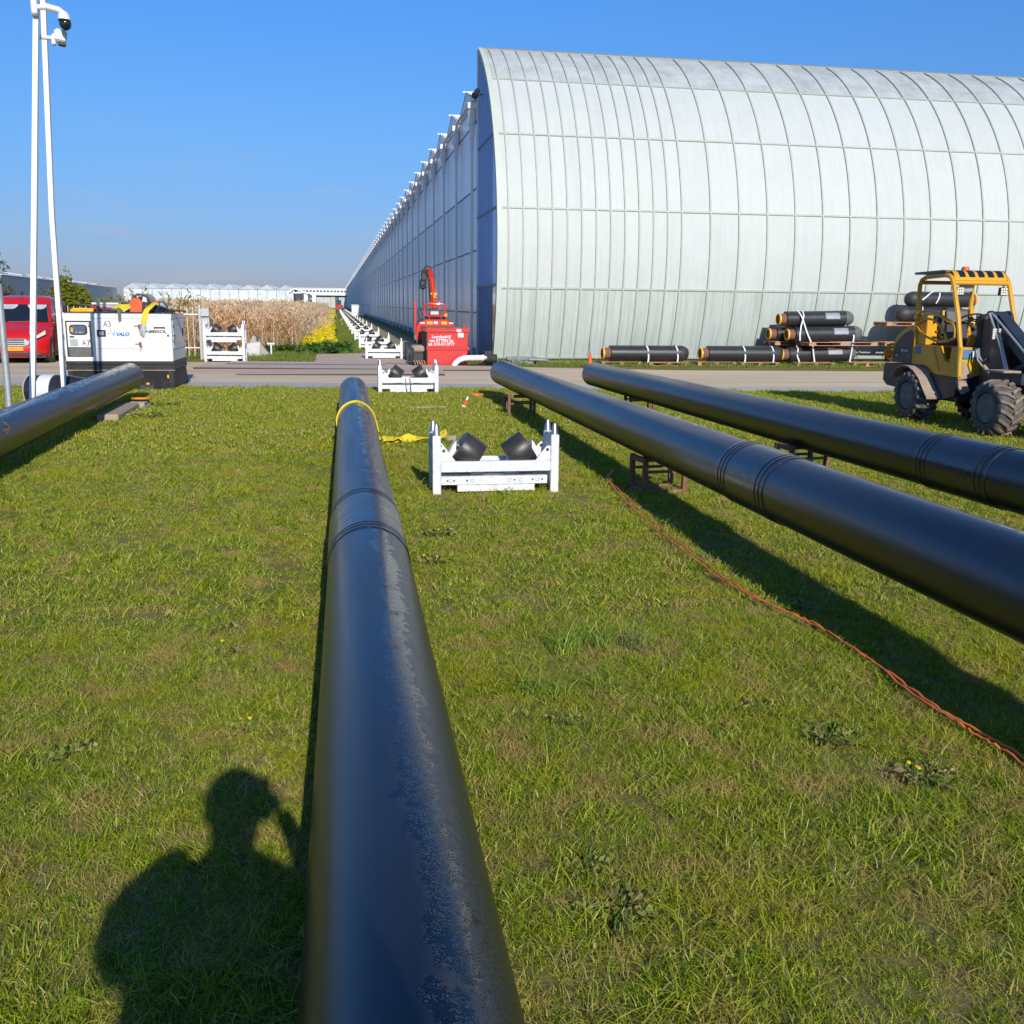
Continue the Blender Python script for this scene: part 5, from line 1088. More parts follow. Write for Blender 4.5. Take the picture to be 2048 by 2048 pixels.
# wheels with chevron lugs
def big_wheel(x, y, s):
    r, w = .362, .36; t = .39
    prof = [(-w/2, r*.60), (-w/2-.005, r*.80), (-w/2+.02, r*.94), (-w/2+.07, r), (w/2-.07, r), (w/2-.02, r*.94), (w/2+.005, r*.80), (w/2, r*.60), (w/2-.04, r*.58), (-w/2+.04, r*.58)]
    b = W(); b.lathe(prof, (x, y, t), (1, 0, 0), 48, True); wh = b.build('wheel', 'tyre', LD, ang=50)
    b = W(); n = 17
    for k in range(n):
        for h in (-1, 1):
            a0 = 2*math.pi*(k+(.5 if h > 0 else 0))/n; P = []
            for u, da, wd in ((0.01, .0, .030), (.55, .17, .033), (1.0, .30, .042)):
                xx = x+h*u*(w/2+.004); aa = a0+da; rr1 = r+.030 if u < .9 else r*.965
                for dd in (-1, 1):
                    ab = aa+dd*wd/r/1.6
                    for ra in (rr1-.05, rr1): P.append((xx, y+ra*math.sin(ab), t+ra*math.cos(ab)))
            Fs = []
            for q in range(2):
                o = q*4; Fs += [[o+1, o+3, o+7, o+5], [o, o+1, o+5, o+4], [o+3, o+2, o+6, o+7]]
            Fs += [[0, 2, 3, 1], [8, 9, 11, 10]]; b._add(P, Fs)
    b.build('tread_lug', 'tyre_lug', wh)
    b = W(); xo = x+s*(w/2-.01)
    b.lathe([(0, r*.62), (.0, r*.56), (-.05, r*.53), (-.14, r*.50), (-.15, r*.2), (-.11, r*.18), (-.11, .0)], (xo, y, t), (s, 0, 0), 36)
    for k in range(6): b.tube((xo-s*.145, y+.105*math.sin(k*1.047), t+.105*math.cos(k*1.047)), (xo-s*.13, y+.105*math.sin(k*1.047), t+.105*math.cos(k*1.047)), .012, n=6)
    b.build('rim', 'rim_grey', wh, ang=50)
for x, s in ((8.80, -1), (9.86, 1)):
    big_wheel(x, 14.45, s); big_wheel(x, 12.44, s)
b = W(); b.tube((8.9, 14.45, .39), (9.76, 14.45, .39), .07); b.tube((8.9, 12.44, .39), (9.76, 12.44, .39), .07); b.build('axle', 'dark_steel', LD)
# roll cage
b = W()
for x in (XL+.02, XR-.02):
    b.path([(x, 14.72, .95), (x, 14.74, 1.7), (x, 14.75, 2.08), (x, 14.70, 2.16), (x, 14.58, 2.20), (x, 14.10, 2.215), (x, 13.97, 2.20), (x, 13.90, 2.15), (x, 13.84, 2.05), (x, 13.66, 1.6), (x, 13.54, 1.17), (x, 13.50, .74)], .034, 8)
b.tube((XL+.02, 13.87, 2.10), (XR-.02, 13.87, 2.10), .032, n=8); b.tube((XL+.02, 14.74, 2.12), (XR-.02, 14.74, 2.12), .03, n=8); b.build('roll_cage', 'loader_yellow', LD)
for x in (XL+.02, XR-.02):
    b = W(); b.bb(x-.04, x+.04, 14.68, 14.80, 1.55, 1.72, .01); b.bb(x-.042, x+.042, 14.69, 14.79, 1.36, 1.42, .01); b.build('cage_joint', 'loader_yellow', LD)
    b = W(); b.path([(x, 14.80, 1.56), (x, 14.86, 1.55), (x, 14.87, 1.64), (x, 14.81, 1.66)], .01, 6); b.build('hitch_pin', 'dark_steel', LD)
rf = W().prx([(14.86, 2.245), (14.86, 2.28), (14.1, 2.29), (13.99, 2.275), (13.92, 2.235), (13.865, 2.15), (13.85, 2.155), (13.905, 2.25), (13.985, 2.255), (14.1, 2.255)], XL-.01, XR+.01) if False else None
b = W(); b.prx([(14.86, 2.24), (14.86, 2.275), (14.1, 2.29), (14.02, 2.28), (14.02, 2.255), (14.1, 2.255)], XL-.02, XR+.02); b.build('roof_panel', 'cap_grey', LD)
vz = [(14.02, 2.282), (13.95, 2.255), (13.90, 2.20), (13.872, 2.135)]
b = W(); b._add([(x, y, z) for x in (XL+.05, XR-.05) for y, z in vz]+[(x, y+.006, z-.008) for x in (XL+.05, XR-.05) for y, z in vz], [[i, i+1, 4+i+1, 4+i] for i in range(3)]+[[8+i, 12+i, 12+i+1, 8+i+1] for i in range(3)]); b.build('visor', 'loader_yellow', LD)
for k in range(5):
    b = W(); x0 = XL+.13+k*.155; b._add([(x, y-.003, z+.004) for x in (x0, x0+.10) for y, z in [(14.005, 2.279), (13.955, 2.258), (13.912, 2.213), (13.893, 2.18)]], [[i, i+1, 4+i+1, 4+i] for i in range(3)]); b.build('visor_window', 'glass_dark', LD)
b = W(); b.lathe([(0, .06), (.03, .06), (.06, .045), (.062, 0)], (9.25, 14.17, 2.285), (0, 0, 1), 16); b.build('beacon', 'orange_red', LD)
for x in (8.98, 9.69):
    b = W(); b.box((x, 13.86, 1.98), (.12, .06, .12), (R(8), 0, 0), .01); l = b.build('work_light', 'black_plastic', LD)
    b = W()
    for i in range(3):
        for j in range(3): b.bb(x-.05+i*.036, x-.05+i*.036+.029, 13.822, 13.832, 1.93+j*.036, 1.93+j*.036+.029)
    b.build('led', 'lens', l); b = W(); b.path([(x, 13.87, 2.03), (x+.02, 13.87, 2.07)], .012, 6); b.build('bracket', 'dark_steel', l)
b = W(); b.box((9.17, 13.98, 2.03), (.20, .03, .12), (R(6), 0, R(-8)), .014); b.build('mirror', 'galv_post', LD); b = W(); b.path([(9.17, 13.96, 2.08), (9.14, 13.9, 2.11)], .012, 6); b.build('mirror_arm', 'black_plastic', LD)
# side gate: curved tubes
x = XL-.01
b = W(); b.path([(x, 14.69, 1.63), (x, 14.60, 1.67), (x, 14.43, 1.69), (x, 14.23, 1.67), (x, 14.03, 1.61), (x, 13.83, 1.54), (x, 13.71, 1.50), (x, 13.66, 1.42), (x, 13.65, 1.30)], .022, 8)
b.path([(x, 14.69, 1.44), (x, 14.58, 1.37), (x, 14.37, 1.29), (x, 14.16, 1.245), (x, 14.0, 1.23), (x, 13.81, 1.25), (x, 13.66, 1.30)], .020, 8)
b.path([(x, 14.69, 1.49), (x, 14.60, 1.53), (x, 14.41, 1.57), (x, 14.21, 1.55), (x, 14.03, 1.46), (x, 13.91, 1.35), (x, 13.84, 1.245)], .018, 8); b.build('side_gate', 'loader_yellow', LD)
# rear quarter shield, seat, dash
b = W(); b.prism([(9.0, 14.50, 1.19), (9.0, 14.50, 1.46), (9.05, 14.52, 1.50), (9.2, 14.55, 1.52), (9.26, 14.5, 1.19)], (0, .03, 0)); b.bb(XL+.02, XL+.12, 14.45, 14.7, 1.17, 1.62, .01); b.build('engine_cover', 'loader_yellow', LD); b = W(); b.bb(9.06, 9.10, 14.49, 14.50, 1.36, 1.39); b.prism([(9.10, 14.497, 1.21), (9.12, 14.497, 1.30), (9.16, 14.497, 1.33), (9.18, 14.497, 1.24), (9.16, 14.497, 1.205)], (0, .002, 0)); b.build('cut_out', 'rust', LD)
W().bb(XL+.06, XR-.06, 14.55, 14.78, 1.46, 1.60, .02).build('rear_shelf', 'black_plastic', LD)
b = W(); b.prism([(9.12, 14.52, 1.20), (9.10, 14.52, 1.5), (9.14, 14.54, 1.70), (9.20, 14.55, 1.74), (9.45, 14.55, 1.74), (9.51, 14.54, 1.70), (9.56, 14.52, 1.5), (9.54, 14.52, 1.20)], (0, -.10, -.01)); b.box((9.33, 14.26, 1.22), (.46, .46, .12), (R(4), 0, 0), .04); s_ = b.build('seat', 'seat_black', LD, ang=60)
b = W(); b.box((9.33, 14.40, 1.60), (.36, .05, .18), (R(-6), 0, 0), .02); b.build('seat_cushion', 'cap_grey', s_); b = W(); b.box((9.33, 14.39, 1.38), (.34, .05, .22), (R(-4), 0, 0), .02); b.build('seat_cushion', 'seat_black', s_)
W().bb(9.1, 9.56, 14.0, 14.5, .98, 1.16, .02).build('seat_base', 'black_plastic', LD)
W().bb(XL+.05, XR-.05, 13.53, 14.0, 1.15, 1.178, .004).build('floor_mat', 'black_rubber', LD)
b = W(); sec = [(1.18, .15, .10), (1.30, .13, .10), (1.42, .13, .11), (1.52, .155, .13), (1.60, .15, .12), (1.645, .11, .08), (1.655, .03, .02)]
P = []; Fs = []
for z, rx, ry in sec:
    for i in range(20):
        a = 2*math.pi*i/20; P.append((9.36+rx*math.copysign(abs(math.cos(a))**.7, math.cos(a)), 13.66+ry*math.copysign(abs(math.sin(a))**.7, math.sin(a)), z))
for k in range(len(sec)-1):
    for i in range(20): j = (i+1) % 20; Fs.append([k*20+i, k*20+j, k*20+20+j, k*20+20+i])
b._add(P, Fs); b.build('dashboard', 'seat_black', LD, ang=70)
b = W(); c = Vector((9.24, 13.90, 1.58)); nrm = Vector((0, .45, 1)).normalized(); u = Vector((1, 0, 0)); v = nrm.cross(u)
b.path([c+(u*math.cos(2*math.pi*i/24)+v*math.sin(2*math.pi*i/24))*.17 for i in range(24)], .014, 8, closed=True)
for a in (0, 2.1, 4.2): b.path([c-nrm*.02, c+(u*math.cos(a)+v*math.sin(a))*.165], .01, 6)
b.tube(c-nrm*.2, c, .025); b.build('steering_wheel', 'black_plastic', LD)
b = W(); b.lathe([(0, .05), (.02, .045), (.025, 0)], (9.16, 13.72, 1.49), (-.2, -1, .3), 16); b.build('spinner_knob', 'yellow_cap', LD)
b = W(); b.prism([(9.14, 13.75, 1.19), (9.17, 13.75, 1.33), (9.21, 13.75, 1.345), (9.25, 13.75, 1.32), (9.30, 13.75, 1.19)], (0, .06, 0)); b.build('pedal_guard', 'orange', LD)
W().bb(9.06, 9.10, 14.35, 14.39, 1.58, 1.70, .01).build('arm_rest', 'yellow_cap', LD); W().bb(9.56, 9.62, 14.2, 14.26, 1.52, 1.66, .01).build('arm_rest', 'yellow_cap', LD)
b = W(); b.path([(9.1, 14.0, 1.17), (9.08, 13.98, 1.32), (9.10, 13.96, 1.44)], .01, 6); b.sphere((9.10, 13.96, 1.45), .025, 8, 6); b.build('lever', 'black_plastic', LD)
# lift tower and arm
for xx in (9.17, 9.43):
    b = W(); yz = [(13.42, .62), (13.44, 1.55), (13.43, 1.62), (13.38, 1.69), (13.30, 1.70), (13.22, 1.66), (13.05, 1.30), (12.75, .80), (12.7, .62)]
    b.prx(yz, xx-.02, xx+.02); b.build('lift_tower', 'loader_navy', LD)
b = W(); b.prx([(13.38, 1.68), (13.28, 1.69), (12.3, 1.02), (11.2, .40), (11.05, .28), (11.15, .22), (11.4, .36), (12.4, .86), (13.32, 1.52)], 9.21, 9.39); b.build('lift_arm', 'loader_navy', LD)
b = W(); b.tube((9.10, 13.33, 1.60), (9.52, 13.33, 1.60), .03, n=12); b.build('arm_pivot', 'mud_tan', LD)
b = W(); b.path([(9.13, 13.30, 1.66), (9.14, 13.15, 1.45), (9.14, 12.95, 1.15), (9.13, 12.78, .85), (9.12, 12.7, .60)], .022, 8); b.path([(9.15, 13.28, 1.67), (9.16, 12.95, 1.45), (9.16, 12.6, 1.22), (9.16, 12.2, .95)], .016, 8); b.build('hydraulic_hose', 'galv_post', LD)
b = W(); b.tube((9.30, 13.2, .75), (9.30, 12.4, 1.02), .05); b.tube((9.30, 12.4, 1.02), (9.30, 12.2, 1.08), .028); b.build('lift_cylinder', 'dark_steel', LD)
b = W(); b.bb(9.08, 9.27, 13.10, 13.13, 1.30, 1.45, .006); sg = b.build('data_plate', 'lens', LD); b = W()
for z in (1.335, 1.365, 1.395, 1.42): b.bb(9.10, 9.25, 13.097, 13.10, z, z+.012)
b.build('plate_print', 'print_grey', sg)
b = W(); b.path([(9.05, 13.36, 1.16), (9.06, 13.34, 1.05), (9.10, 13.30, .98), (9.14, 13.26, 1.02)], .016, 6); b.path([(9.02, 13.36, 1.14), (9.02, 13.3, 1.0), (9.08, 13.25, .90)], .012, 6); b.build('hydraulic_coupler', 'galv_post', LD); b = W(); b.tube((9.05, 13.2, .92), (9.12, 13.1, .8), .03); b.build('cylinder_end', 'mud_tan', LD)
b = W(); b.bb(9.02, 9.64, 11.0, 11.06, .15, .75, .01); b.bb(9.1, 9.18, 10.1, 11.0, .1, .14); b.bb(9.48, 9.56, 10.1, 11.0, .1, .14); b.build('fork_carriage', 'dark_steel', LD)

# ------------------------------------------------------------------ scatter helper (geometry nodes, for stuff only)
hidden = bpy.data.collections.new('scatter_sources')
def clump(name, n, rad, h, w, lean, m, segs=3, rr=None, curl=.5, wtip=.15, zc=0.):
    rr = rr or random.Random(1); V_, Fs, T_ = [], [], []
    for k in range(n):
        a = rr.uniform(0, 2*math.pi); r = rad*math.sqrt(rr.random()); bx, by = r*math.cos(a), r*math.sin(a)
        hh = h*rr.uniform(.5, 1.25); d = rr.uniform(0, 2*math.pi); ln = lean*rr.uniform(.2, 1.3); fw = rr.uniform(0, 2*math.pi)
        ww = w*rr.uniform(.7, 1.3); t = rr.random(); o = len(V_)
        for s in range(segs+1):
            u = s/segs; off = ln*hh*(u**(1+curl)); x, y, z = bx+off*math.cos(d), by+off*math.sin(d), hh*u*(1-.28*min(1, ln)*u)+zc
            hw = ww*.5*(1-(1-wtip)*u**1.5); px, py = hw*math.cos(fw), hw*math.sin(fw)
            V_ += [(x-px, y-py, z), (x+px, y+py, z)]; T_ += [t, t]
        for s in range(segs): q = o+2*s; Fs.append((q, q+1, q+3, q+2))
    return mesh_src(name, V_, Fs, T_, [m])
def mesh_src(name, V_, Fs, T_, mats, mi=None):
    me = bpy.data.meshes.new(name); me.from_pydata(V_, [], Fs); at = me.attributes.new('tint', 'FLOAT', 'POINT'); at.data.foreach_set('value', T_)
    for k in mats: me.materials.append(M[k])
    if mi: me.polygons.foreach_set('material_index', mi)
    me.polygons.foreach_set('use_smooth', [True]*len(me.polygons)); o = bpy.data.objects.new(name, me); return o
def scatter(o, srcs, density, seed, smin, smax, tilt=.25, tall_noise=False):
    cl = bpy.data.collections.new(o.name+'_sources'); hidden.children.link(cl)
    for s in srcs: cl.objects.link(s)
    ng = bpy.data.node_groups.new(o.name+'_scatter', 'GeometryNodeTree')
    ng.interface.new_socket('Geometry', in_out='INPUT', socket_type='NodeSocketGeometry'); ng.interface.new_socket('Geometry', in_out='OUTPUT', socket_type='NodeSocketGeometry')
    i = ng.nodes.new('NodeGroupInput'); ou = ng.nodes.new('NodeGroupOutput')
    d = ng.nodes.new('GeometryNodeDistributePointsOnFaces'); d.inputs['Seed'].default_value = seed
    na = ng.nodes.new('GeometryNodeInputNamedAttribute'); na.data_type = 'FLOAT'; na.inputs['Name'].default_value = 'dens'
    mu = ng.nodes.new('ShaderNodeMath'); mu.operation = 'MULTIPLY'; mu.inputs[1].default_value = density
    ng.links.new(na.outputs['Attribute'], mu.inputs[0]); ng.links.new(mu.outputs[0], d.inputs['Density'])
    ci = ng.nodes.new('GeometryNodeCollectionInfo'); ci.inputs['Collection'].default_value = cl; ci.inputs['Separate Children'].default_value = True; ci.inputs['Reset Children'].default_value = True
    ip = ng.nodes.new('GeometryNodeInstanceOnPoints'); ip.inputs['Pick Instance'].default_value = True
    rv = ng.nodes.new('FunctionNodeRandomValue'); rv.data_type = 'FLOAT_VECTOR'; rv.inputs['Min'].default_value = (-tilt, -tilt, 0); rv.inputs['Max'].default_value = (tilt, tilt, 6.283)
    rs = ng.nodes.new('FunctionNodeRandomValue'); rs.data_type = 'FLOAT'; rs.inputs[2].default_value = smin; rs.inputs[3].default_value = smax; rs.inputs['Seed'].default_value = 5
    ng.links.new(i.outputs[0], d.inputs['Mesh']); ng.links.new(d.outputs['Points'], ip.inputs['Points']); ng.links.new(ci.outputs[0], ip.inputs['Instance'])
    po = ng.nodes.new('GeometryNodeInputPosition'); nx = ng.nodes.new('ShaderNodeTexNoise'); nx.inputs['Scale'].default_value = 1.7; nx.inputs['Detail'].default_value = 3; ng.links.new(po.outputs[0], nx.inputs['Vector'])
    mr = ng.nodes.new('ShaderNodeMapRange'); mr.inputs[1].default_value = .33; mr.inputs[2].default_value = .68; mr.inputs[3].default_value = .65; mr.inputs[4].default_value = 1.35; ng.links.new(nx.outputs[0], mr.inputs[0])
    ms = ng.nodes.new('ShaderNodeMath'); ms.operation = 'MULTIPLY'; ng.links.new(rs.outputs[1], ms.inputs[0])
    if tall_noise: ng.links.new(mr.outputs[0], ms.inputs[1])
    else: ms.inputs[1].default_value = 1
    ng.links.new(rv.outputs['Value'], ip.inputs['Rotation']); ng.links.new(ms.outputs[0], ip.inputs['Scale']); ng.links.new(ip.outputs[0], ou.inputs[0])
    md = o.modifiers.new('scatter', 'NODES'); md.node_group = ng; tag(o, kind='stuff'); return o
def grid_region(name, quads, dens):
    """quads: list of (4 corners, nx, ny); dens(x,y)->0..1"""
    V_, Fs, D_ = [], [], []
    for (c, nx, ny) in quads:
        o = len(V_)
        for j in range(ny+1):
            for k in range(nx+1):
                u, v = k/nx, j/ny; p = (Vector(c[0])*(1-u)+Vector(c[1])*u)*(1-v)+(Vector(c[3])*(1-u)+Vector(c[2])*u)*v
                V_.append((p.x, p.y, .0)); D_.append(dens(p.x, p.y))
        for j in range(ny):
            for k in range(nx): q = o+j*(nx+1)+k; Fs.append((q, q+1, q+nx+2, q+nx+1))
    me = bpy.data.meshes.new(name); me.from_pydata(V_, [], Fs); at = me.attributes.new('dens', 'FLOAT', 'POINT'); at.data.foreach_set('value', D_)
    o = bpy.data.objects.new(name, me); COL.objects.link(o); return o
near_y = lambda x: (20.9-.13*x if x > -1.7 else 21.1-.07*(x+1.7))+.10*math.sin(x*2.9)+.07*math.sin(x*7.3+1)
BARE = [(-.45, 3.95, .16, .5), (-.33, 3.9, .14, .4), (1.03, 1.72, .14, .12), (1.16, 1.70, .13, .12), (.72, 2.45, .10, .3), (.78, 2.52, .09, .3), (2.07, 3.12, .12, .45), (1.88, 3.5, .1, .45), (-.35, 6.9, .2, .4), (-1.06, 3.76, .1, .45), (-.95, 1.95, .12, .4), (1.6, 2.6, .15, .6), (1.0, 3.1, .16, .6)]
def bare(x, y):
    d = 1.
    for bx, by, r, k in BARE:
        q = math.hypot((x-bx)*.8, y-by)/r*(1+.35*math.sin(x*23+y*17))
        if q < 1: d = min(d, k+(1-k)*max(0, q*2-1))
    return d
rg = random.Random(21)
cl_near = [clump('grass_tuft', 54, .055, .031, .0030, 1.3, 'grass_blade', 3, rg) for _ in range(6)]+[clump('grass_tuft', 26, .06, .058, .0030, 1.7, 'grass_blade', 4, rg) for _ in range(1)]+[clump('dry_tuft', 40, .06, .030, .0026, 2.6, 'dry_blade', 3, rg) for _ in range(1)]
cl_mid = [clump('grass_tuft', 52, .085, .028, .0042, 1.2, 'grass_blade', 3, rg) for _ in range(5)]+[clump('grass_tuft', 26, .085, .06, .005, 1.4, 'grass_blade', 3, rg) for _ in range(1)]
cl_far = [clump('grass_tuft', 50, .15, .030, .008, 1.0, 'grass_blade', 2, rg) for _ in range(4)]
scatter(grid_region('lawn_grass', [([(-2.3, .9, 0), (2.6, .9, 0), (4.4, 5.2, 0), (-4.0, 5.2, 0)], 64, 40)], bare), cl_near, 520, 1, .75, 1.35, tall_noise=True)
scatter(grid_region('lawn_grass', [([(-4.0, 5.2, 0), (5.4, 5.2, 0), (9.5, 11.5, 0), (-5.5, 11.5, 0)], 12, 8)], lambda x, y: 1), cl_mid, 230, 2, .7, 1.3, tall_noise=True)
scatter(grid_region('lawn_grass', [([(-6.5, 11.5, 0), (11.5, 11.5, 0), (13, 19.4, 0), (-8, 21.9, 0)], 70, 44)], lambda x, y: 1 if y < near_y(x)-.02 else 0), cl_far, 125, 3, .7, 1.3, tall_noise=True)
# verge between road and greenhouse, and beside the track
cl_v = [clump('verge_tuft', 34, .16, .13, .012, .8, 'verge_blade', 3, rg) for _ in range(4)]
scatter(grid_region('verge_grass', [([(4.3, 28.2, 0), (30, 25.6, 0), (30, 30.2, 0), (4.5, 30.2, 0)], 30, 6), ([(-9, 31.1, 0), (-1.0, 30.4, 0), (-1.2, 36, 0), (-9, 34.5, 0)], 10, 4)],
    lambda x, y: (.9 if y > 28.9 else .45) if x > 4 else .5), cl_v, 26, 4, .6, 1.3)
cl_v2 = [clump('verge_tuft', 34, .22, .06, .016, .8, 'verge_blade', 2, rg) for _ in range(3)]
scatter(grid_region('mown_strip', [([(-.6, 35.5, 0), (1.0, 35.5, 0), (.2, 120, 0), (-1.5, 120, 0)], 4, 30)], lambda x, y: max(.2, 1-(y-35)/90)), cl_v2, 22, 6, .8, 1.4)
# reeds
rr = random.Random(31)
def reed_src(hgt, n=16, lean=.25, m='reed_blade'):
    V_, Fs, T_ = [], [], []
    for k in range(n):
        x, y = rr.uniform(-.28, .28), rr.uniform(-.28, .28); hh = hgt*rr.uniform(.75, 1.08); d = rr.uniform(0, 6.28); ln = lean*rr.uniform(.1, 1.2); fw = rr.uniform(0, 6.28); t = rr.random()
        def seg(px, py, pz, qx, qy, qz, w0, w1, f):
            o = len(V_); cx, cy = math.cos(f), math.sin(f)
            V_.extend([(px-w0*cx, py-w0*cy, pz), (px+w0*cx, py+w0*cy, pz), (qx+w1*cx, qy+w1*cy, qz), (qx-w1*cx, qy-w1*cy, qz)]); T_.extend([t]*4); Fs.append((o, o+1, o+2, o+3))
        prev = (x, y, 0)
        for s in range(1, 4):
            u = s/3; off = ln*hh*u*u; cur = (x+off*math.cos(d), y+off*math.sin(d), hh*u*(1-.12*ln*u)); seg(*prev, *cur, .008, .007, fw); prev = cur
        for q in range(5):   # leaves
            u = rr.uniform(.25, .95); off = ln*hh*u*u; px, py, pz = x+off*math.cos(d), y+off*math.sin(d), hh*u; a = rr.uniform(0, 6.28); L = rr.uniform(.15, .38); dz = rr.uniform(-.16, .2)
            seg(px, py, pz, px+L*.6*math.cos(a), py+L*.6*math.sin(a), pz+dz*.6+.06, .010, .012, a+1.57); seg(px+L*.6*math.cos(a), py+L*.6*math.sin(a), pz+dz*.6+.06, px+L*math.cos(a), py+L*math.sin(a), pz+dz-.03, .012, .003, a+1.57)
        if rr.random() < .55:
            a = rr.uniform(0, 6.28)
            for q in range(3): seg(prev[0], prev[1], prev[2]-.03, prev[0]+.10*math.cos(a+q*.5), prev[1]+.10*math.sin(a+q*.5), prev[2]+.10-.05*q, .02, .028, a+q)
    return mesh_src('reed_clump', V_, Fs, T_, [m])
reed_s = [reed_src(1.58) for _ in range(4)]+[reed_src(1.45, 14, .7), reed_src(1.2, 14, 1.2)]
def reed_edge(y): return -1.62-.0085*(y-36)
scatter(grid_region('reeds', [([(-5.6, 33.6, 0), (-1.75, 36.2, 0), (reed_edge(60), 60, 0), (-9.5, 60, 0)], 12, 14), ([(-9.5, 60, 0), (reed_edge(60), 60, 0), (reed_edge(150), 150, 0), (-24, 150, 0)], 8, 12)],
    lambda x, y: (1 if y < 44 else .55) if y < 60 else .16), reed_s, 9.0, 8, .8, 1.08, .12)
rg_s = [reed_src(1.9, 14, .3, 'reed_green') for _ in range(2)]
scatter(grid_region('green_reeds', [([(-7.6, 33.2, 0), (-5.2, 33.4, 0), (-5.4, 36, 0), (-8.2, 36, 0)], 4, 4)], lambda x, y: 1), rg_s, 5, 9, .7, 1.05, .12)
# rapeseed in flower
def rape_src(flow=True, hgt=.36, n=12):
    V_, Fs, T_, mi = [], [], [], []
    def q4(c, a, b_, t, m): o = len(V_); c, a, b_ = Vector(c), Vector(a), Vector(b_); V_.extend([tuple(c-a-b_), tuple(c+a-b_), tuple(c+a+b_), tuple(c-a+b_)]); T_.extend([t]*4); Fs.append((o, o+1, o+2, o+3)); mi.append(m)
    for k in range(n):
        x, y = rr.uniform(-.22, .22), rr.uniform(-.22, .22); hh = hgt*rr.uniform(.7, 1.15)
        o = len(V_); V_.extend([(x-.007, y, 0), (x+.007, y, 0), (x+.005, y, hh), (x-.005, y, hh)]); T_.extend([.4]*4); Fs.append((o, o+1, o+2, o+3)); mi.append(0)
        for q in range(9):
            z = hh*rr.uniform(.1, .8); a = rr.uniform(0, 6.28); L = rr.uniform(.05, .12)*(1.3-z/hh*.6); q4((x+L*math.cos(a), y+L*math.sin(a), z), (L*math.cos(a), L*math.sin(a), rr.uniform(-.03, .04)), (-.03*math.sin(a), .03*math.cos(a), .01), rr.random(), 0)
        if flow:
            for q in range(8):
                z = hh*rr.uniform(.75, 1.06); a = rr.uniform(0, 6.28); r = rr.uniform(0, .09); s = rr.uniform(.016, .03); th = rr.uniform(0, 3.14)
                q4((x+r*math.cos(a), y+r*math.sin(a), z), (s*math.cos(th), s*math.sin(th), s*.3), (-s*.4*math.sin(th), s*.4*math.cos(th), s), rr.random(), 1)
    return mesh_src('rape_clump', V_, Fs, T_, ['rape_leaf', 'rape_flower'], mi)
scatter(grid_region('rapeseed', [([(-1.65, 36.6, 0), (-.5, 36.6, 0), (-1.5, 110, 0), (-2.25, 110, 0)], 5, 24), ([(-2.2, 110, 0), (-1.25, 110, 0), (-2.6, 240, 0), (-3.6, 240, 0)], 3, 10)], lambda x, y: 1 if y < 70 else .5), [rape_src() for _ in range(4)], 9, 12, .75, 1.1, .1)
scatter(grid_region('leafy_verge', [([(-3.2, 35.2, 0), (.1, 35.2, 0), (-.2, 39.5, 0), (-1.9, 38.5, 0)], 8, 5)], lambda x, y: .9 if y < 37.6 else .5), [rape_src(False, .38, 9) for _ in range(3)]+[clump('verge_tuft', 34, .2, .26, .016, .7, 'rape_leaf', 3, rg) for _ in range(2)], 9, 13, .7, 1.2, .1)

# ------------------------------------------------------------------ shrubs and trees
def leafy(name, loc, label, cat, rx, ry, h, n, leaf, m, z0=.1, seed=1, trunks=5, gaps=.4, group=None):
    rr = random.Random(seed); t = thing(name, loc, label, cat, group)
    lobes = [(rr.uniform(-.65, .65)*rx, rr.uniform(-.65, .65)*ry, z0+(h-z0)*rr.uniform(.25, .85), rr.uniform(.25, .45)) for _ in range(14)]
    b = MB()
    for (lx, ly, lz, lr) in lobes[:trunks]: b.path([(lx*.15, ly*.15, 0), (lx*.5, ly*.5, lz*.5), (lx, ly, lz)], [.035*h/2, .022*h/2, .008*h/2], 6)
    b.build('trunk', 'bark', t)
    V_, Fs, T_ = [], [], []
    for k in range(n):
        lx, ly, lz, lr = rr.choice(lobes); d = Vector((rr.gauss(0, 1), rr.gauss(0, 1), rr.gauss(0, 1))).normalized()*(rr.random()**.45)
        p = Vector((lx+d.x*lr*rx, ly+d.y*lr*ry, lz+d.z*lr*h*.55))
        if p.z < .03: continue
        a = Vector((rr.gauss(0, 1), rr.gauss(0, 1), rr.gauss(0, .7))).normalized(); c = a.orthogonal().normalized(); s = leaf*rr.uniform(.6, 1.4); o = len(V_)
        V_ += [tuple(p-a*s), tuple(p+c*s*.5), tuple(p+a*s), tuple(p-c*s*.5)]; tt = rr.random(); T_ += [tt]*4; Fs.append((o, o+1, o+2, o+3))
    me = mesh_src('crown', V_, Fs, T_, [m]); COL.objects.link(me); me.parent = t; return t
leafy('shrub', (-9.25, 37.0, 0), 'yellow green bushy shrub behind the fence between the mast pole and the generator', 'shrub', .75, .8, 2.45, 9000, .06, 'shrub_leaf', seed=3, group='shrubs behind the fence')
leafy('shrub', (-9.33, 36.9, 0), 'thin tall sapling rising out of the yellow green shrub', 'shrub', .16, .16, 2.75, 700, .05, 'shrub_leaf', seed=5, trunks=8, group='shrubs behind the fence')
leafy('shrub', (-10.6, 39.5, 0), 'olive twiggy shrub behind the red van roof between the mast poles', 'shrub', .7, .8, 2.3, 3000, .055, 'shrub_leaf', seed=7, group='shrubs behind the fence')
leafy('shrub', (-12.25, 38.6, 0), 'bare grey brown shrub behind the left side of the van', 'shrub', .8, .8, 2.9, 3600, .05, 'shrub_grey', seed=9, trunks=12, group='shrubs behind the fence')
leafy('shrub', (-11.6, 40.2, 0), 'low grey brown twigs behind the middle of the van roof', 'shrub', .8, .8, 2.35, 2600, .05, 'shrub_grey', seed=10, trunks=10, group='shrubs behind the fence')
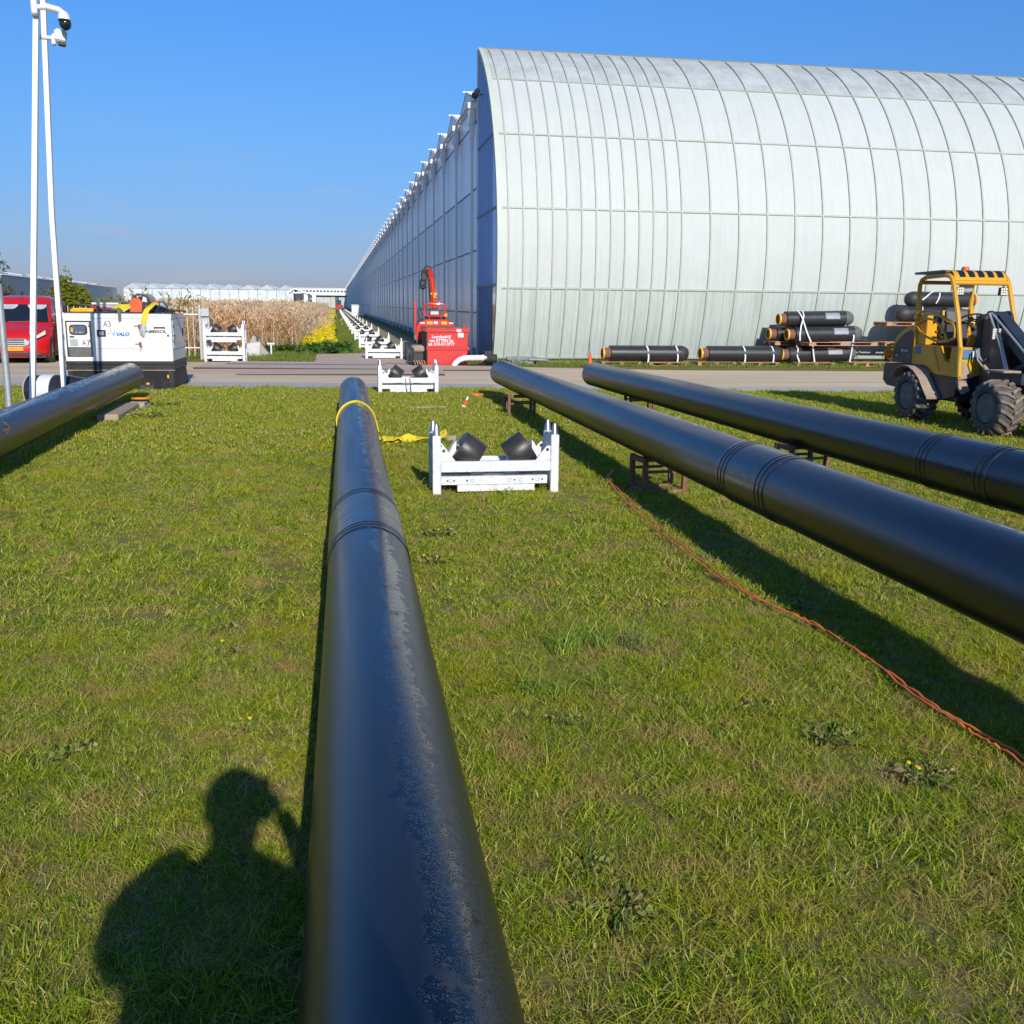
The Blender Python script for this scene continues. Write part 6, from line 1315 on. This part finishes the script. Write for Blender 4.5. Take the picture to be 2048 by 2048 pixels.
for i, (x, lab) in enumerate(((-7.4, 'low olive hedge bush left behind the dark blue car'), (-5.9, 'low olive hedge bush right behind the dark blue car'))):
    leafy('shrub', (x, 39.5, 0), lab, 'shrub', 1.1, .7, 1.85, 2600, .05, 'shrub_leaf' if i else 'shrub_grey', seed=12+i, group='shrubs behind the fence')
for i, (x, y, rx, h, lab) in enumerate(((-83, 240, 10, 12.5, 'rounded green tree far beyond the glasshouses at the left'), (-118, 330, 9, 9.5, 'far dark tree low over the glasshouse roofs left of the generator'), (-95, 330, 10, 8.5, 'second far dark tree low over the glasshouse roofs'), (-150, 330, 16, 11, 'distant tree row at the left picture edge'))):
    leafy('tree', (x, y, 0), lab, 'tree', rx, rx*.7, h, 2600, .55, 'far_leaf', seed=20+i, group='far trees beyond the glasshouses')

# ------------------------------------------------------------------ buildings far off
SH = thing('shed', (-36.7, 118, 0), 'long grey blue sided shed with a white roof edge at the far left', 'shed')
dl = Vector((-8.6, 97, 0))
b = MB(); b.prism([(0, 0, 0), (dl.x, dl.y, 0), (dl.x-55, dl.y, 0), (-55, 0, 0)], (0, 0, 4.35)); b.build('wall', 'shed_grey', SH)
b = MB(); b.prism([(.25, -.2, 4.35), (dl.x+.25, dl.y, 4.35), (dl.x-6, dl.y, 5.3), (-6, -.2, 5.3)], (0, 0, .06)); b.prism([(-6, -.2, 5.3), (dl.x-6, dl.y, 5.3), (dl.x-12, dl.y, 4.4), (-12, -.2, 4.4)], (0, 0, .06)); b.build('roof', 'roof_white', SH)
b = MB()
for k in range(7):
    u = .06+k*.13; p = dl*u; b.prism([(p.x-1.5, p.y, 4.72), (p.x-1.5+dl.x*.05, p.y+dl.y*.05, 4.72), (p.x-3.6+dl.x*.05, p.y+dl.y*.05, 5.05), (p.x-3.6, p.y, 5.05)], (0, 0, .09))
b.build('skylight', 'shed_grey', SH)
GL = thing('glasshouse', (-44.3, 216, 0), 'row of white gabled glasshouses far beyond the reeds', 'glasshouse', rz=.0)
bay, nb = 3.78, 9
pm = MB().bb(.06, bay-.06, 0, .05, 1.0, 4.28).mesh('pane_wall', 'far_white'); gm = MB().pry([(.04, 4.4), (bay-.04, 4.4), (bay*.5, 5.4)], 0, .05).mesh('gable_pane', 'far_glass')
def gfr():
    b = MB(); b.bb(-.06, .06, -.06, .06, 0, 4.4); b.bb(bay/2-.05, bay/2+.05, -.05, .05, 0, 4.4); b.bb(.06, bay/2-.05, -.05, .04, 4.28, 4.4); b.bb(bay/2+.05, bay-.06, -.05, .04, 4.28, 4.4); return b.mesh('frame', 'frame_dark')
fm = gfr(); rm = MB()._add([(0, -.1, 4.42), (bay/2, -.1, 5.45), (bay, -.1, 4.42), (0, 60, 4.42), (bay/2, 60, 5.45), (bay, 60, 4.42)], [[0, 1, 4, 3], [1, 2, 5, 4]]).mesh('roof', 'roof_white')
bm_ = MB().bb(.02, bay-.02, 0, .06, 0, .98).mesh('base_wall', 'shed_grey')
for k in range(nb):
    for nm, me in (('pane_wall', pm), ('gable_pane', gm), ('frame', fm), ('roof', rm), ('base_wall', bm_)):
        o = bpy.data.objects.new(nm, me); COL.objects.link(o); o.parent = GL; o.location = (k*bay, 0, 0)
BA = thing('barn', (-10.6, 216, 0), 'white barn with a dark open side at the end of the glasshouse row', 'barn')
MB().bb(0, 2.1, 0, .3, 0, 3.7).build('dark_wall', 'loader_navy', BA); MB().bb(2.1, 2.9, -.1, 14, 0, 3.6).build('wall', 'white_paint', BA); MB().bb(-.4, 2.1, .31, 12, 0, 3.8).build('rear_wall', 'white_paint', BA)
b = MB(); b.pry([(-.9, 3.9), (-.6, 4.5), (.3, 4.78), (1.2, 4.5), (3.0, 3.7), (3.0, 3.55), (1.2, 4.3), (.2, 4.5), (-.8, 3.8)], -.5, 16); b.build('roof', 'roof_white', BA)
MB().bb(1.9, 3.5, 38, 44, 0, 3.85).build('end_block', 'white_paint', BA); wb = MB().bb(2.0, 2.6, 37.95, 38.0, .9, 1.7).mesh('window', 'win_dark')
for z in (0, 1., 2.0): o = bpy.data.objects.new('window', wb); COL.objects.link(o); o.parent = BA; o.location = (0, 0, z)
OF = thing('office_building', (-20, 420, 0), 'long white office bridge with a window band at the end of the track', 'building')
MB().bb(-1, 22, 0, 10, 5.5, 7.6).build('upper_wall', 'white_paint', OF)
wm = MB().bb(0, 1.0, -.06, 0, 6.15, 6.95).mesh('window', 'win_dark')
for k in range(15):
    o = bpy.data.objects.new('window', wm); COL.objects.link(o); o.parent = OF; o.location = (.2+k*1.38, 0, 0)
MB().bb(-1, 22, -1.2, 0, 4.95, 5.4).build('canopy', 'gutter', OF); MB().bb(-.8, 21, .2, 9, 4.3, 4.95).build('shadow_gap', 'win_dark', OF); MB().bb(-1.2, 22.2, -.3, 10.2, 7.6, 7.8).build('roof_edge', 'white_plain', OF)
MB().bb(2, 14, .3, 9, 0, 4.3).build('ground_glazing', 'far_glass', OF); MB().bb(14.1, 15.9, .1, 9, 0, 4.3).build('plain_wall', 'beige_wall', OF); MB().bb(16, 17.4, .2, 9, 0, 4.3).build('doorway', 'win_dark', OF); MB().bb(17.5, 22, .3, 9, 0, 4.3).build('ground_glazing', 'far_glass', OF)
mm_ = MB().bb(0, .12, .2, .3, 0, 4.3).mesh('mullion', 'white_frame')
for k in range(8): o = bpy.data.objects.new('mullion', mm_); COL.objects.link(o); o.parent = OF; o.location = (2+k*1.65, 0, 0)
RT_ = thing('red_tractor', (-1.45, 236, 0), 'tiny red tractor far down the track beside the greenhouse', 'tractor')
b = MB(); b.bb(-.55, .55, 0, 2.2, .7, 1.5, .1); b.build('body', 'red_paint', RT_); b = MB(); b.bb(-.5, .5, 1.0, 2.2, 1.5, 2.5, .1); b.build('cab', 'loader_navy', RT_)
for x in (-.7, .7): MB().lathe([(-.15, .3), (-.15, .5), (.15, .5), (.15, .3)], (x, .2, .5), (1, 0, 0), 16).build('wheel', 'tyre', RT_); MB().lathe([(-.18, .4), (-.18, .7), (.18, .7), (.18, .4)], (x, 1.9, .7), (1, 0, 0), 16).build('wheel', 'tyre', RT_)
WB = thing('white_bin', (1.75, 150, 0), 'small white container far along the greenhouse track', 'container'); MB().bb(-.9, .9, 0, 3, 0, 1.5, .05).build('bin_body', 'white_plain', WB); MB().bb(-.95, .95, -.05, 3.05, 1.5, 1.6).build('lid', 'galv_post', WB)
# culvert headwall in front of the reeds, stand pipe, railing
HW = thing('culvert_headwall', (-2.85, 33.6, 0), 'weathered concrete culvert headwall with a rusty ring in front of the reeds', 'headwall')
b = MB(); b.pry([(-.35, 0), (.42, 0), (.12, .42), (.05, .66), (-.13, .66), (-.28, .3)], -.1, .25); b.build('wall', 'concrete', HW); b = MB(); b.prism([(-.3, -.12, .42), (.1, -.12, .44), (.1, -.5, .02), (-.4, -.5, .02)], (0, .1, 0)); b.build('apron', 'concrete_white', HW)
b = MB(); b.path([(.0+.075*math.cos(i*.6), -.12, .74+.075*math.sin(i*.6)) for i in range(10)], .02, 6); b.build('ring', 'rust', HW); MB().bb(-.02, .07, -.13, -.1, .5, .66).build('bracket', 'dark_steel', HW)
SP = thing('stand_pipe', (-2.4, 33.4, 0), 'small white T shaped stand pipe right of the culvert headwall', 'stand pipe'); MB().tube((0, 0, 0), (0, 0, .40), .03, n=10).build('pipe', 'pvc_white', SP); MB().tube((-.12, 0, .41), (.12, 0, .41), .035, n=10).build('crossbar', 'pvc_white', SP)
RL = thing('low_railing', (-9.6, 125, 0), 'low white railing in the grass beyond the reeds', 'railing'); b = MB()
for k in range(2): b.path([(-2+k*.2, k*5, .9), (1.5+k*.2, -10+k*5, .9)], .08, 6)
b.build('rail', 'white_plain', RL); b = MB(); b.bb(-1.8, -1.7, -.1, 0, 0, .9); b.bb(1.2, 1.3, -9, -8.9, 0, .9); b.build('post', 'white_plain', RL)
for i, (x, y, h, lab) in enumerate(((-38, 220, 9.5, 'thin pole above the middle of the far glasshouses'), (-27, 222, 8.6, 'thin pole above the right part of the far glasshouses'), (-46, 218, 9.2, 'thin pole above the left part of the far glasshouses'))):
    p = MB().tube((0, 0, 0), (0, 0, h), .06, .04, 6).build('lamp_pole', 'galv_post'); p.location = (x, y, 0); tag(p, lab, 'pole', 'poles over the far glasshouses')

# ------------------------------------------------------------------ weeds, tussocks, dandelions
def weed(n, L, wd, seed, m='weed_leaf', flower=0, stalks=0, flat=.35):
    rr = random.Random(seed); V_, Fs, T_ = [], [], []
    for k in range(n):
        a = rr.uniform(0, 6.28); l = L*rr.uniform(.5, 1.2); w = wd*rr.uniform(.7, 1.2); up = flat*rr.uniform(.1, 1.2); t = rr.random(); o = len(V_); r0 = rr.uniform(0, .04)
        ca, sa = math.cos(a), math.sin(a)
        for s, (u, ww) in enumerate(((0, .25), (.3, .75), (.6, 1), (.85, .7), (1, .08))):
            r = r0+l*u; z = .012+l*up*u*(1.4-u); tw = .012*math.sin(u*9+k)
            V_ += [(r*ca-ww*w*sa, r*sa+ww*w*ca, z+tw), (r*ca, r*sa, z-.006), (r*ca+ww*w*sa, r*sa-ww*w*ca, z-tw)]; T_ += [t]*3
        for s in range(4):
            q = o+3*s; Fs += [(q, q+1, q+4, q+3), (q+1, q+2, q+5, q+4)]
    return V_, Fs, T_
def put_weed(name, x, y, lab, n, L, wd, seed, m='weed_leaf', flowers=0, heads=0, flat=.35):
    t = thing(name, (x, y, .006), lab, 'weed' if name == 'weed_plant' else 'grass tussock', 'weeds and tussocks in the lawn')
    V_, Fs, T_ = weed(int(n*2.2), L*.75, wd*.55, seed, m, flat=flat*.8); me = mesh_src('leaf_rosette', V_, Fs, T_, [m]); COL.objects.link(me); me.parent = t
    rr = random.Random(seed)
    if heads:
        b = MB()
        for k in range(heads):
            hx, hy, hz = rr.uniform(-L, L)*.7, rr.uniform(-L, L)*.5, rr.uniform(.03, .055); b.tube((hx*.6, hy*.6, 0), (hx, hy, hz), .002, n=5); b.sphere((hx, hy, hz), rr.uniform(.005, .008), 8, 6, (1, 1, .7))
        b.build('seed_head', 'concrete_white', t)
    if flowers:
        b = MB(); st = MB()
        for k in range(flowers): hx, hy = rr.uniform(-L, L)*.6, rr.uniform(-L, L)*.6; b.lathe([(0, .004), (.006, .009), (.009, .008), (.010, 0)], (hx, hy, .045), (.2, -.3, 1), 10); st.tube((hx, hy, 0), (hx, hy, .046), .0025, n=5)
        b.build('flower', 'yellow', t); st.build('stem', 'print_green', t)
spec = [(1.88, 3.49, 'dry brown leaved weed left of the orange cable bend', 26, .12, .014, 0, 1), (2.07, 3.10, 'broad weed with yellow flower buds near the lower right corner', 22, .12, .017, 3, 2), (.73, 2.46, 'straggly weed with pale heads right of the centre pipe near the picture bottom', 18, .12, .016, 0, 2), (.69, 2.68, 'small pale weed just right of the centre pipe above the straggly one', 12, .09, .014, 0, 2),
        (.84, 3.80, 'small reddish weed below the flattened grass tussock', 10, .06, .012, 0, 1), (1.71, 3.79, 'low dry weed in the middle of the lawn right of the tussocks', 16, .09, .012, 0, 1), (.66, 7.3, 'weed patch between the pipe joint and the front roller stand', 26, .14, .014, 2, 4), (-1.06, 3.76, 'brown weed near the left picture edge', 14, .11, .012, 0, 1), (.55, 6.5, 'clover like weed right of the centre pipe joint', 22, .13, .013, 1, 5),
        (-.61, 4.83, 'small weed with a yellow bud left of the centre pipe', 14, .10, .012, 1, 2), (-.71, 5.2, 'pale weed left of the centre pipe behind the one with the bud', 12, .09, .011, 0, 2), (-.42, 3.89, 'single yellow dandelion left of the centre pipe', 8, .07, .010, 1, 0), (-2.95, 15.6, 'grey green weed patch beside the concrete block', 46, .35, .016, 0, 0), (-3.0, 17.2, 'grey green weed patch behind the concrete block', 40, .3, .016, 0, 0), (2.62, 13.2, 'pale flowering weed right behind the front roller stand', 24, .22, .014, 0, 8), (2.55, 5.2, 'tall thin weed stalk in the shadow of the middle pipe', 10, .12, .010, 0, 3)]
for i, (x, y, lab, n, L, wd, fl, hd) in enumerate(spec): put_weed('weed_plant', x, y, lab, n, L, wd, 50+i, flowers=fl, heads=hd//4)
rt = random.Random(77)
for x, y, lab, parts_ in ((1.14, 4.62, 'long bladed blue green tussock in the middle of the lawn', ((-.1, .02, 80, .08, .17, 1.1), (.08, .05, 60, .08, .16, .8))), (1.42, 4.60, 'smaller upright tussock right of the long bladed one', ((0, 0, 60, .09, .15, .8),)),
        (.82, 4.12, 'flattened grass tussock pressed against the lawn near the centre pipe', ((-.05, 0, 60, .06, .15, 1.9), (.06, -.02, 36, .07, .12, 1.5))), (1.12, 4.12, 'flattened grass tussock beside the centre one', ((0, 0, 50, .07, .13, 1.6),)), (2.95, 2.9, 'dark tussock in the shadow of the middle pipe', ((0, 0, 40, .09, .16, .8),))):
    t = thing('grass_tussock', (x, y, .01), lab, 'grass tussock', 'weeds and tussocks in the lawn')
    for (dx, dy, n, rad, h, ln) in parts_:
        o = clump('blade_bunch', n, rad, h, .0052, ln, 'tuft_leaf', 4, rt); COL.objects.link(o); o.parent = t; o.location = (dx, dy, 0)
# ------------------------------------------------------------------ the photographer, behind the camera (only the shadow is in the picture)
PH = thing('person', (-.15, -.28, 0), 'person holding up a phone whose shadow falls on the lawn at lower left', 'person')
def skin_obj(name, J, E_, m, sub=2, root=0, parent=PH):
    me = bpy.data.meshes.new(name); me.from_pydata([j[:3] for j in J], E_, []); me.materials.append(M[m]); o = bpy.data.objects.new(name, me); COL.objects.link(o); o.parent = parent
    sk = o.modifiers.new('skin', 'SKIN'); sl = me.skin_vertices[0].data
    for i, j in enumerate(J): sl[i].radius = (j[3], j[4] if len(j) > 4 else j[3]); sl[i].use_root = (i == root)
    sk.use_smooth_shade = True; ss = o.modifiers.new('sub', 'SUBSURF'); ss.levels = sub; ss.render_levels = sub; return o
# local axes: x right, y forward, z up; the camera sits at local (.15, .28, 1.70)
J = [(0, 0, .98, .15, .12), (0, 0, 1.2, .15, .12), (0, 0, 1.40, .16, .12), (.04, .0, 1.53, .065, .065), (.07, .02, 1.62, .078, .078), (.07, .03, 1.73, .09, .105), (.07, .02, 1.80, .065, .075),
     (-.19, .01, 1.44, .08), (-.24, .15, 1.27, .055), (-.10, .21, 1.28, .045), (.0, .26, 1.31, .034), (.04, .28, 1.33, .034, .02),
     (.18, .02, 1.44, .08), (.37, .07, 1.30, .055), (.28, .17, 1.47, .042), (.215, .215, 1.57, .032), (.20, .235, 1.60, .034, .02),
     (-.14, 0, .9, .105), (-.25, .02, .5, .075), (-.28, -.02, .1, .055), (-.30, .10, .05, .05), (.10, 0, .9, .105), (-.02, .08, .5, .075), (-.06, .04, .1, .055), (-.06, .16, .05, .05)]
EE = [(0, 1), (1, 2), (2, 3), (3, 4), (4, 5), (5, 6), (2, 7), (7, 8), (8, 9), (9, 10), (10, 11), (2, 12), (12, 13), (13, 14), (14, 15), (15, 16), (0, 17), (17, 18), (18, 19), (19, 20), (0, 21), (21, 22), (22, 23), (23, 24)]
skin_obj('body', J, EE, 'skin')
jk = [(.06, 0, .88, .31, .15), (.06, 0, 1.1, .315, .15), (.0, 0, 1.36, .225, .14), (.04, .0, 1.52, .11, .11), (-.10, 0, 1.51, .09), (-.20, .02, 1.46, .10), (-.245, .16, 1.27, .07), (-.08, .22, 1.29, .055), (0, .25, 1.31, .046), (.13, 0, 1.50, .095), (.20, .02, 1.45, .10), (.375, .07, 1.295, .072), (.295, .155, 1.445, .056), (.235, .20, 1.54, .044), (.06, .0, 1.58, .09, .09)]
skin_obj('jacket', jk, [(0, 1), (1, 2), (2, 3), (2, 4), (4, 5), (5, 6), (6, 7), (7, 8), (2, 9), (9, 10), (10, 11), (11, 12), (12, 13), (3, 14)], 'cloth_dark')
tr_ = [(-.02, 0, .95, .165, .135), (-.14, 0, .86, .12), (-.25, .02, .5, .09), (-.28, -.02, .14, .075), (.10, 0, .86, .12), (-.02, .08, .5, .09), (-.06, .04, .14, .075)]
skin_obj('trousers', tr_, [(0, 1), (1, 2), (2, 3), (0, 4), (4, 5), (5, 6)], 'cloth_work')
for x, y in ((-.28, -.02), (-.06, .04)): skin_obj('boot', [(x, y, .16, .065), (x, y, .06, .06), (x-.01, y+.12, .05, .052), (x-.012, y+.19, .04, .042)], [(0, 1), (1, 2), (2, 3)], 'black_rubber')
for s, (x, y, z) in ((-1, (.195, .243, 1.585)), (1, (.04, .28, 1.32))):
    for k in range(4): skin_obj('finger', [(x, y, z+.006*k, .012), (x+s*.008, y+.026, z+.006+.016*k, .0095), (x+s*.034, y+.027, z+.010+.016*k, .009), (x+s*(.05+.006*(k % 3)), y+.022, z+.010+.016*k, .008)], [(0, 1), (1, 2), (2, 3)], 'skin', 1)
    skin_obj('thumb', [(x, y-.01, z, .013), (x+s*.015, y-.014, z+.03, .011), (x+s*.03, y-.010, z+.055, .009)], [(0, 1), (1, 2)], 'skin', 1)
hr = MB(); hr.sphere((.07, .01, 1.755), .118, 18, 12, (.92, 1.02, .95)); hr.build('hair', 'hair', PH)
fc = MB(); fc.sphere((.07, .125, 1.685), .018, 10, 8, (.8, 1.2, 1.3)); fc.build('nose', 'skin', PH)
for s in (-1, 1): e_ = MB(); e_.sphere((.07+s*.033, .115, 1.72), .012, 10, 8); e_.build('eye', 'white_plain', PH); e_ = MB(); e_.sphere((.07+s*.095, .02, 1.71), .03, 10, 8, (.35, .7, 1.1)); e_.build('ear', 'skin', PH)
e_ = MB(); e_.sphere((.07, .112, 1.64), .022, 10, 6, (1.2, .5, .3)); e_.build('mouth', 'rust_pink', PH)
ph = MB().bb(-.060, .020, -.005, .005, -.145, .015, .004).build('phone', 'black_plastic'); ph.location = (0.0, -.022, 1.70); tag(ph, 'phone held upright in front of the face of the person', 'phone')
bake_texts()
